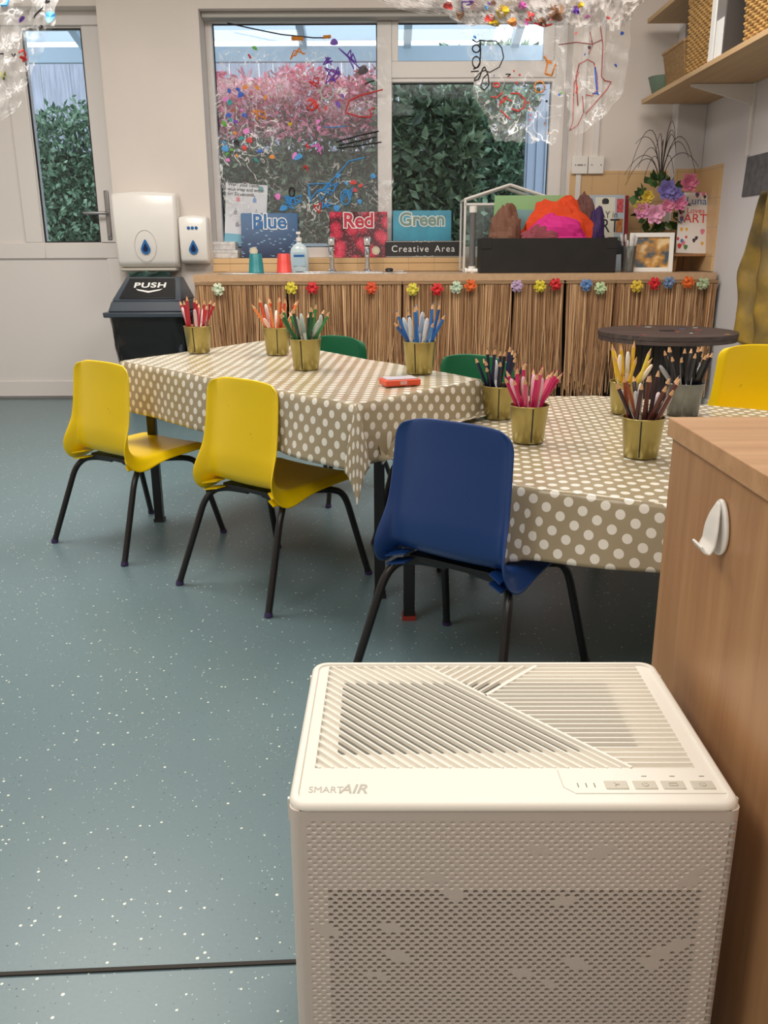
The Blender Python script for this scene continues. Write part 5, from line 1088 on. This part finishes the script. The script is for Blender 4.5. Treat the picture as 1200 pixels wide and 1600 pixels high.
for s_ in (-1, 1):
    arc = [(s_*(hw-.0105+.0105*math.sin(k*math.pi/12)), -hd+.0105-.0105*math.cos(k*math.pi/12)) for k in range(7)]; arc += [(s_*hw, -hd+.016), (s_*(hw-.0105), -hd+.016)]
    pts = [(x, y, .02) for x, y in arc]; b.prism(pts if s_ > 0 else pts[::-1], (0, 0, PZ-.0066-.02))
b.box((-hw+.0105, -hd+.0005, .012), (hw-.0105, -hd+.012, .0199)); b.build('front_edge', M['cream_shaded'], pu)
b = MB()
for s_ in (-1, 1):
    for yy in (-hd+.018, hd-.03): b.box((s_*(hw+.0012)-.0015, yy, PZ-.03), (s_*(hw+.0012)+.0015, yy+.004, PZ-.006))
b.build('latch', M['cream'], pu)

# ------------------------------------------------------------------ painted cling film
inks = {}
def ink(c):
    if c not in inks: inks[c] = mat('marker_ink', srgb(*c), .5)
    return inks[c]
def sheet(lab, outline, Y, amp, m, strokes, blobs, seed=0, step=6, grp=None, fr_=2.5, tilt=0, hang=True):
    """outline: list of (py, pxl, pxr) rows; a hanging sheet with folds in depth"""
    ya, yb = outline[0][0], outline[-1][0]
    def row(py):
        for i in range(len(outline)-1):
            a, c_ = outline[i], outline[i+1]
            if py <= c_[0]: k = (py-a[0])/max(1e-6, c_[0]-a[0]); return a[1]+(c_[1]-a[1])*k, a[2]+(c_[2]-a[2])*k
        return outline[-1][1:]
    def pos(px, py, lift=0):
        q = Vector((px/60.0*fr_*.4, py/60.0*fr_*.2, seed)); dy = amp*(noise.noise(q)+.5*abs(noise.noise(q*2.3))+.25*noise.noise(q*5.1)+.18*abs(noise.noise(q*11)))
        return at(px, py, Y+dy+tilt*(py-ya)-lift)
    nv = max(4, int((yb-ya)/step)); wmax = max(r_[2]-r_[1] for r_ in outline); nu = max(4, int(wmax/step)); b = MB()
    def fn(u, v):
        py = ya+(yb-ya)*v; l, r_ = row(py); j = 5*noise.noise(Vector((u*7, v*9, seed+9)))*(1 if u in (0, 1) or v in (0, 1) else 0); l += 6*noise.noise(Vector((v*8, seed, 1))); r_ += 6*noise.noise(Vector((v*8, seed, 5)))
        py2 = py+(10*noise.noise(Vector((u*6, seed, 3))) if v > .98 else 0)
        return pos(l+(r_-l)*u+j, py2)
    b.grid(fn, nu, nv); o = b.build('painted_film', m, smooth=True); tag(o, lab, 'plastic film', grp)
    bycol = {}
    for c, pts, w_ in strokes:
        mb = MB(); P = []
        for i in range(len(pts)-1):
            for k in range(6): u = k/6; P.append(pos(pts[i][0]*(1-u)+pts[i+1][0]*u, pts[i][1]*(1-u)+pts[i+1][1]*u, .004))
        P.append(pos(*pts[-1], .004)); mb.tube(P, w_*1.1*Y/1350/2, 4); mb.build('marker_drawing', ink(c), o)
    for c, x, y, r_ in blobs:
        mb = MB(); r_ *= 1.05; a0 = random.uniform(0, 6); el = random.uniform(.45, 1); pts = []
        for i in range(10): a = i*.628; rr = r_*(1+.13*math.sin(3*a+a0)); X_, Y_ = rr*math.cos(a), rr*el*math.sin(a); pts.append(pos(x+X_*math.cos(a0)-Y_*math.sin(a0), y+X_*math.sin(a0)+Y_*math.cos(a0), .004))
        c0 = pos(x, y, .005); mb.add([c0]+pts, [(0, i+1, (i+1) % 10+1) for i in range(10)]); mb.build('marker_drawing', ink(c), o)
    return o
def squig(cx, cy, r_, n=9, seed=0):
    rn = random.Random(seed); return [(cx+rn.uniform(-r_, r_), cy+rn.uniform(-r_, r_)) for _ in range(n)]
def loop(cx, cy, rx, ry, n=12, a0=0, ex=0): return [(cx+rx*math.cos(a0+2*math.pi*i/n), cy+ry*math.sin(a0+2*math.pi*i/n)) for i in range(n+1+ex)]
BL_, RD, PK, PU, OR, GN, BK, LB, YL, CY_ = (40, 90, 190), (206, 60, 56), (224, 130, 200), (110, 70, 170), (222, 140, 60), (90, 170, 60), (30, 26, 30), (70, 150, 214), (224, 190, 40), (50, 150, 150)
st, bl = [], []
rn = random.Random(11)
for x, y, c in ((358, 142, BL_), (372, 140, BL_), (376, 148, BL_), (352, 155, PK), (359, 160, CY_), (364, 172, (150, 90, 50)), (378, 172, PK), (382, 180, BL_), (357, 180, BL_), (350, 193, GN), (360, 187, CY_), (368, 190, PU), (367, 208, OR), (385, 205, PK), (377, 216, CY_), (350, 222, LB), (370, 223, BK), (352, 232, LB), (390, 219, RD), (382, 231, RD), (355, 240, GN), (362, 234, GN), (406, 236, BL_), (370, 243, OR), (356, 250, PK), (400, 250, CY_), (397, 174, OR), (415, 152, OR), (383, 136, OR), (402, 137, OR), (425, 245, OR), (398, 75, GN)): bl.append((c, x, y, rn.uniform(3, 5.5)))
for x, y, c, r_ in ((567, 110, (70, 64, 70), 8), (522, 66, PU, 6), (460, 243, PK, 6), (466, 245, LB, 7), (434, 307, PK, 5), (528, 163, PU, 6), (535, 150, PU, 4), (497, 190, PK, 4), (498, 200, PK, 4), (552, 285, RD, 5), (564, 290, RD, 4), (554, 297, RD, 4), (528, 274, LB, 4), (443, 325, LB, 6), (541, 286, LB, 4), (492, 162, RD, 6), (485, 156, RD, 5), (509, 169, RD, 4), (583, 275, LB, 4), (562, 315, LB, 4), (526, 325, LB, 5)): bl.append((c, x, y, r_))
st += [(BK, [(355, 36), (400, 46), (440, 54), (490, 59), (515, 59)], 1.6), (OR, [(456, 60), (474, 60)], 5), (OR, [(505, 58), (517, 57)], 4)]
for i, (x, y, r_, c) in enumerate(((510, 95, 12, PU), (520, 120, 16, PU), (545, 90, 18, PU), (465, 85, 12, OR), (408, 180, 10, OR), (490, 128, 9, RD), (492, 165, 14, RD), (455, 195, 4, YL), (498, 298, 20, LB), (515, 300, 18, LB), (538, 305, 14, LB), (512, 320, 10, LB), (468, 312, 10, LB), (455, 318, 12, LB), (452, 312, 10, LB), (494, 325, 8, RD), (578, 295, 12, (120, 120, 130)), (495, 232, 10, PK), (478, 262, 6, RD), (482, 228, 6, RD))):
    st.append((c, squig(x, y, r_, 8, i), 1.5))
st += [(LB, [(505, 295), (530, 270), (545, 252), (570, 246)], 1.6), (LB, loop(540, 308, 8, 12), 1.6), (RD, [(598, 140), (560, 150), (545, 158), (540, 176), (560, 182), (580, 183), (578, 172), (586, 168)], 1.8), (BK, [(525, 222), (560, 212), (592, 205)], 1.6), (BK, [(530, 227), (570, 218), (588, 214)], 1.4), (BK, [(526, 232), (565, 227), (596, 222)], 1.6), (BK, [(570, 132), (577, 128), (585, 126)], 1.6), (BK, loop(456, 300, 4, 7), 1.8), (PU, [(509, 132), (512, 118), (518, 108), (528, 112), (530, 118), (522, 126), (514, 124)], 1.5), ((180, 200, 190), loop(511, 144, 10, 12), 1.4), (LB, [(505, 198), (520, 199), (540, 197)], 1.2), (RD, [(388, 85), (392, 91)], 2.5)]
sheet('large painted film sheet stretched across the left window pane', [(58, 430, 600), (80, 345, 612), (140, 338, 613), (260, 342, 612), (330, 350, 612), (385, 415, 608)], 5.40, .02, M['film'], st, bl, 1, 5, None, 3)
st = [(BK, [(738, 62), (745, 66), (750, 63), (760, 64), (775, 64), (784, 75), (787, 90), (780, 105), (765, 113), (758, 110), (752, 112), (742, 122), (741, 126), (748, 124), (754, 108), (757, 104), (763, 118), (764, 133), (757, 141), (751, 136), (755, 122), (761, 116)], 1.8), (BK, [(750, 63), (751, 78), (750, 98), (746, 105), (740, 108)], 1.8), (BK, loop(744, 76, 6, 6), 1.8), (BK, loop(744, 97, 6, 9), 1.8), (BK, [(736, 112), (748, 111)], 1.6),
      (RD, [(768, 151), (775, 153), (786, 144)], 2), (RD, loop(776, 133, 5, 3), 2), (RD, squig(790, 158, 10, 7, 3), 1.6), (RD, [(798, 146), (810, 146), (820, 155), (819, 168), (810, 174), (800, 170)], 1.8), (RD, [(782, 172), (790, 180), (797, 186)], 1.8), (BK, [(790, 116), (798, 116), (793, 120)], 1.4), (OR, [(850, 88), (856, 96), (852, 115), (862, 118), (868, 100)], 2.6), (OR, loop(843, 136, 8, 9), 1.8)]
bl = [(RD, 803, 111, 1.8), (RD, 812, 117, 1.8), (RD, 807, 129, 2), (RD, 825, 160, 2), (RD, 827, 170, 2), (RD, 829, 180, 2), (RD, 828, 187, 2), (RD, 797, 121, 2), (OR, 851, 193, 2.2), (OR, 857, 208, 1.8), (BK, 854, 158, 2), (LB, 742, 58, 3), (BL_, 772, 118, 1.5), (OR, 858, 97, 5)]
sheet('clear film sheet with black loops and red marks hanging before the right pane', [(20, 712, 885), (60, 722, 884), (100, 738, 882), (150, 742, 880), (190, 762, 876), (222, 775, 868)], 4.35, .05, M['film'], st, bl, 4, 5, 'hanging painted film', 3)
st = [((150, 70, 70), [(903, 165), (900, 120), (905, 100), (918, 93), (928, 98), (933, 118), (934, 140), (925, 150), (915, 148)], 1.6), ((150, 60, 60), [(938, 40), (942, 70), (940, 120), (945, 126), (955, 128), (948, 140), (935, 155), (915, 178)], 1.4), (BL_, [(930, 105), (931, 125), (933, 143), (935, 148)], 2), (BL_, [(926, 146), (933, 146)], 1.8), ((150, 80, 80), [(890, 205), (895, 190), (896, 160), (897, 130), (905, 112)], 1.4), ((130, 60, 60), [(873, 70), (900, 66), (925, 69), (941, 62)], 1.2), (RD, [(900, 130), (902, 138), (900, 145)], 2), ((150, 70, 70), [(910, 150), (912, 176), (903, 195), (892, 203)], 1.3), ((120, 60, 60), [(922, 50), (926, 70), (920, 84)], 1.6)]
bl = [(RD, 900, 52, 2.2), (BL_, 972, 52, 3), (BL_, 962, 102, 3), (BK, 921, 74, 3), (BL_, 914, 85, 2), (GN, 877, 145, 2), (BL_, 874, 148, 2)]
sheet('clear film sheet with brown arch drawing hanging below the crumpled film', [(34, 880, 985), (80, 876, 984), (120, 880, 978), (150, 884, 970), (175, 888, 950), (208, 892, 912)], 4.2, .05, M['film'], st, bl, 9, 5, 'hanging painted film', 3)
bl = [(c, rn.uniform(700, 960), rn.uniform(2, 36), rn.uniform(3, 8)) for c in (RD, YL, PK, LB, PU, OR, RD, PK, (150, 110, 80), (120, 80, 60), RD, PU, YL, PK)]
bl += [(YL, 785, 18, 11), (RD, 765, 28, 8), (RD, 862, 28, 6), ((160, 120, 90), 870, 20, 13), ((160, 120, 90), 848, 34, 8), ((236, 200, 200), 740, 8, 9)]
st = [(RD, [(825, 18), (830, 32), (822, 30)], 2.5), (RD, [(835, 36), (850, 41), (862, 38)], 2.5), (PU, squig(730, 8, 10, 6, 8), 2)]
sheet('crumpled painted film bunched below the ceiling, over the right panes', [(-30, 590, 1020), (0, 640, 1005), (18, 690, 990), (30, 710, 985), (42, 735, 975)], 4.15, .16, M['filmd'], st, bl, 13, 3, 'hanging painted film', 7)
sheet('thin clear film trailing beside the curtain of marks, above the mullion', [(0, 590, 730), (10, 610, 735), (22, 660, 740)], 4.3, .1, M['filmd'], [], [], 17, 3, 'hanging painted film', 7)
st = [(BK, [(52, 28), (58, 20), (67, 12)], 2), (BK, [(0, 84), (5, 84)], 2), (BK, [(18, 84), (21, 88), (24, 84)], 2), (RD, [(30, 82), (36, 78), (40, 84), (36, 96), (42, 92)], 2.5), ((130, 130, 70), [(0, 112), (6, 124), (8, 112)], 3), (LB, [(2, 8), (10, 8), (13, 0)], 3)]
bl = [(LB, 78, 26, 9), (PU, 34, 30, 6), (BK, 64, 42, 4), (BK, 74, 2, 4), (RD, 34, 90, 4)]
sheet('clear film sheet with blue and purple marks over the door glass', [(-25, -40, 100), (0, -40, 92), (40, -40, 82), (80, -40, 66), (130, -40, 42), (170, -40, 30), (188, -40, 8)], 3.6, .07, M['film'], st, bl, 21, 5, 'hanging painted film', 4)
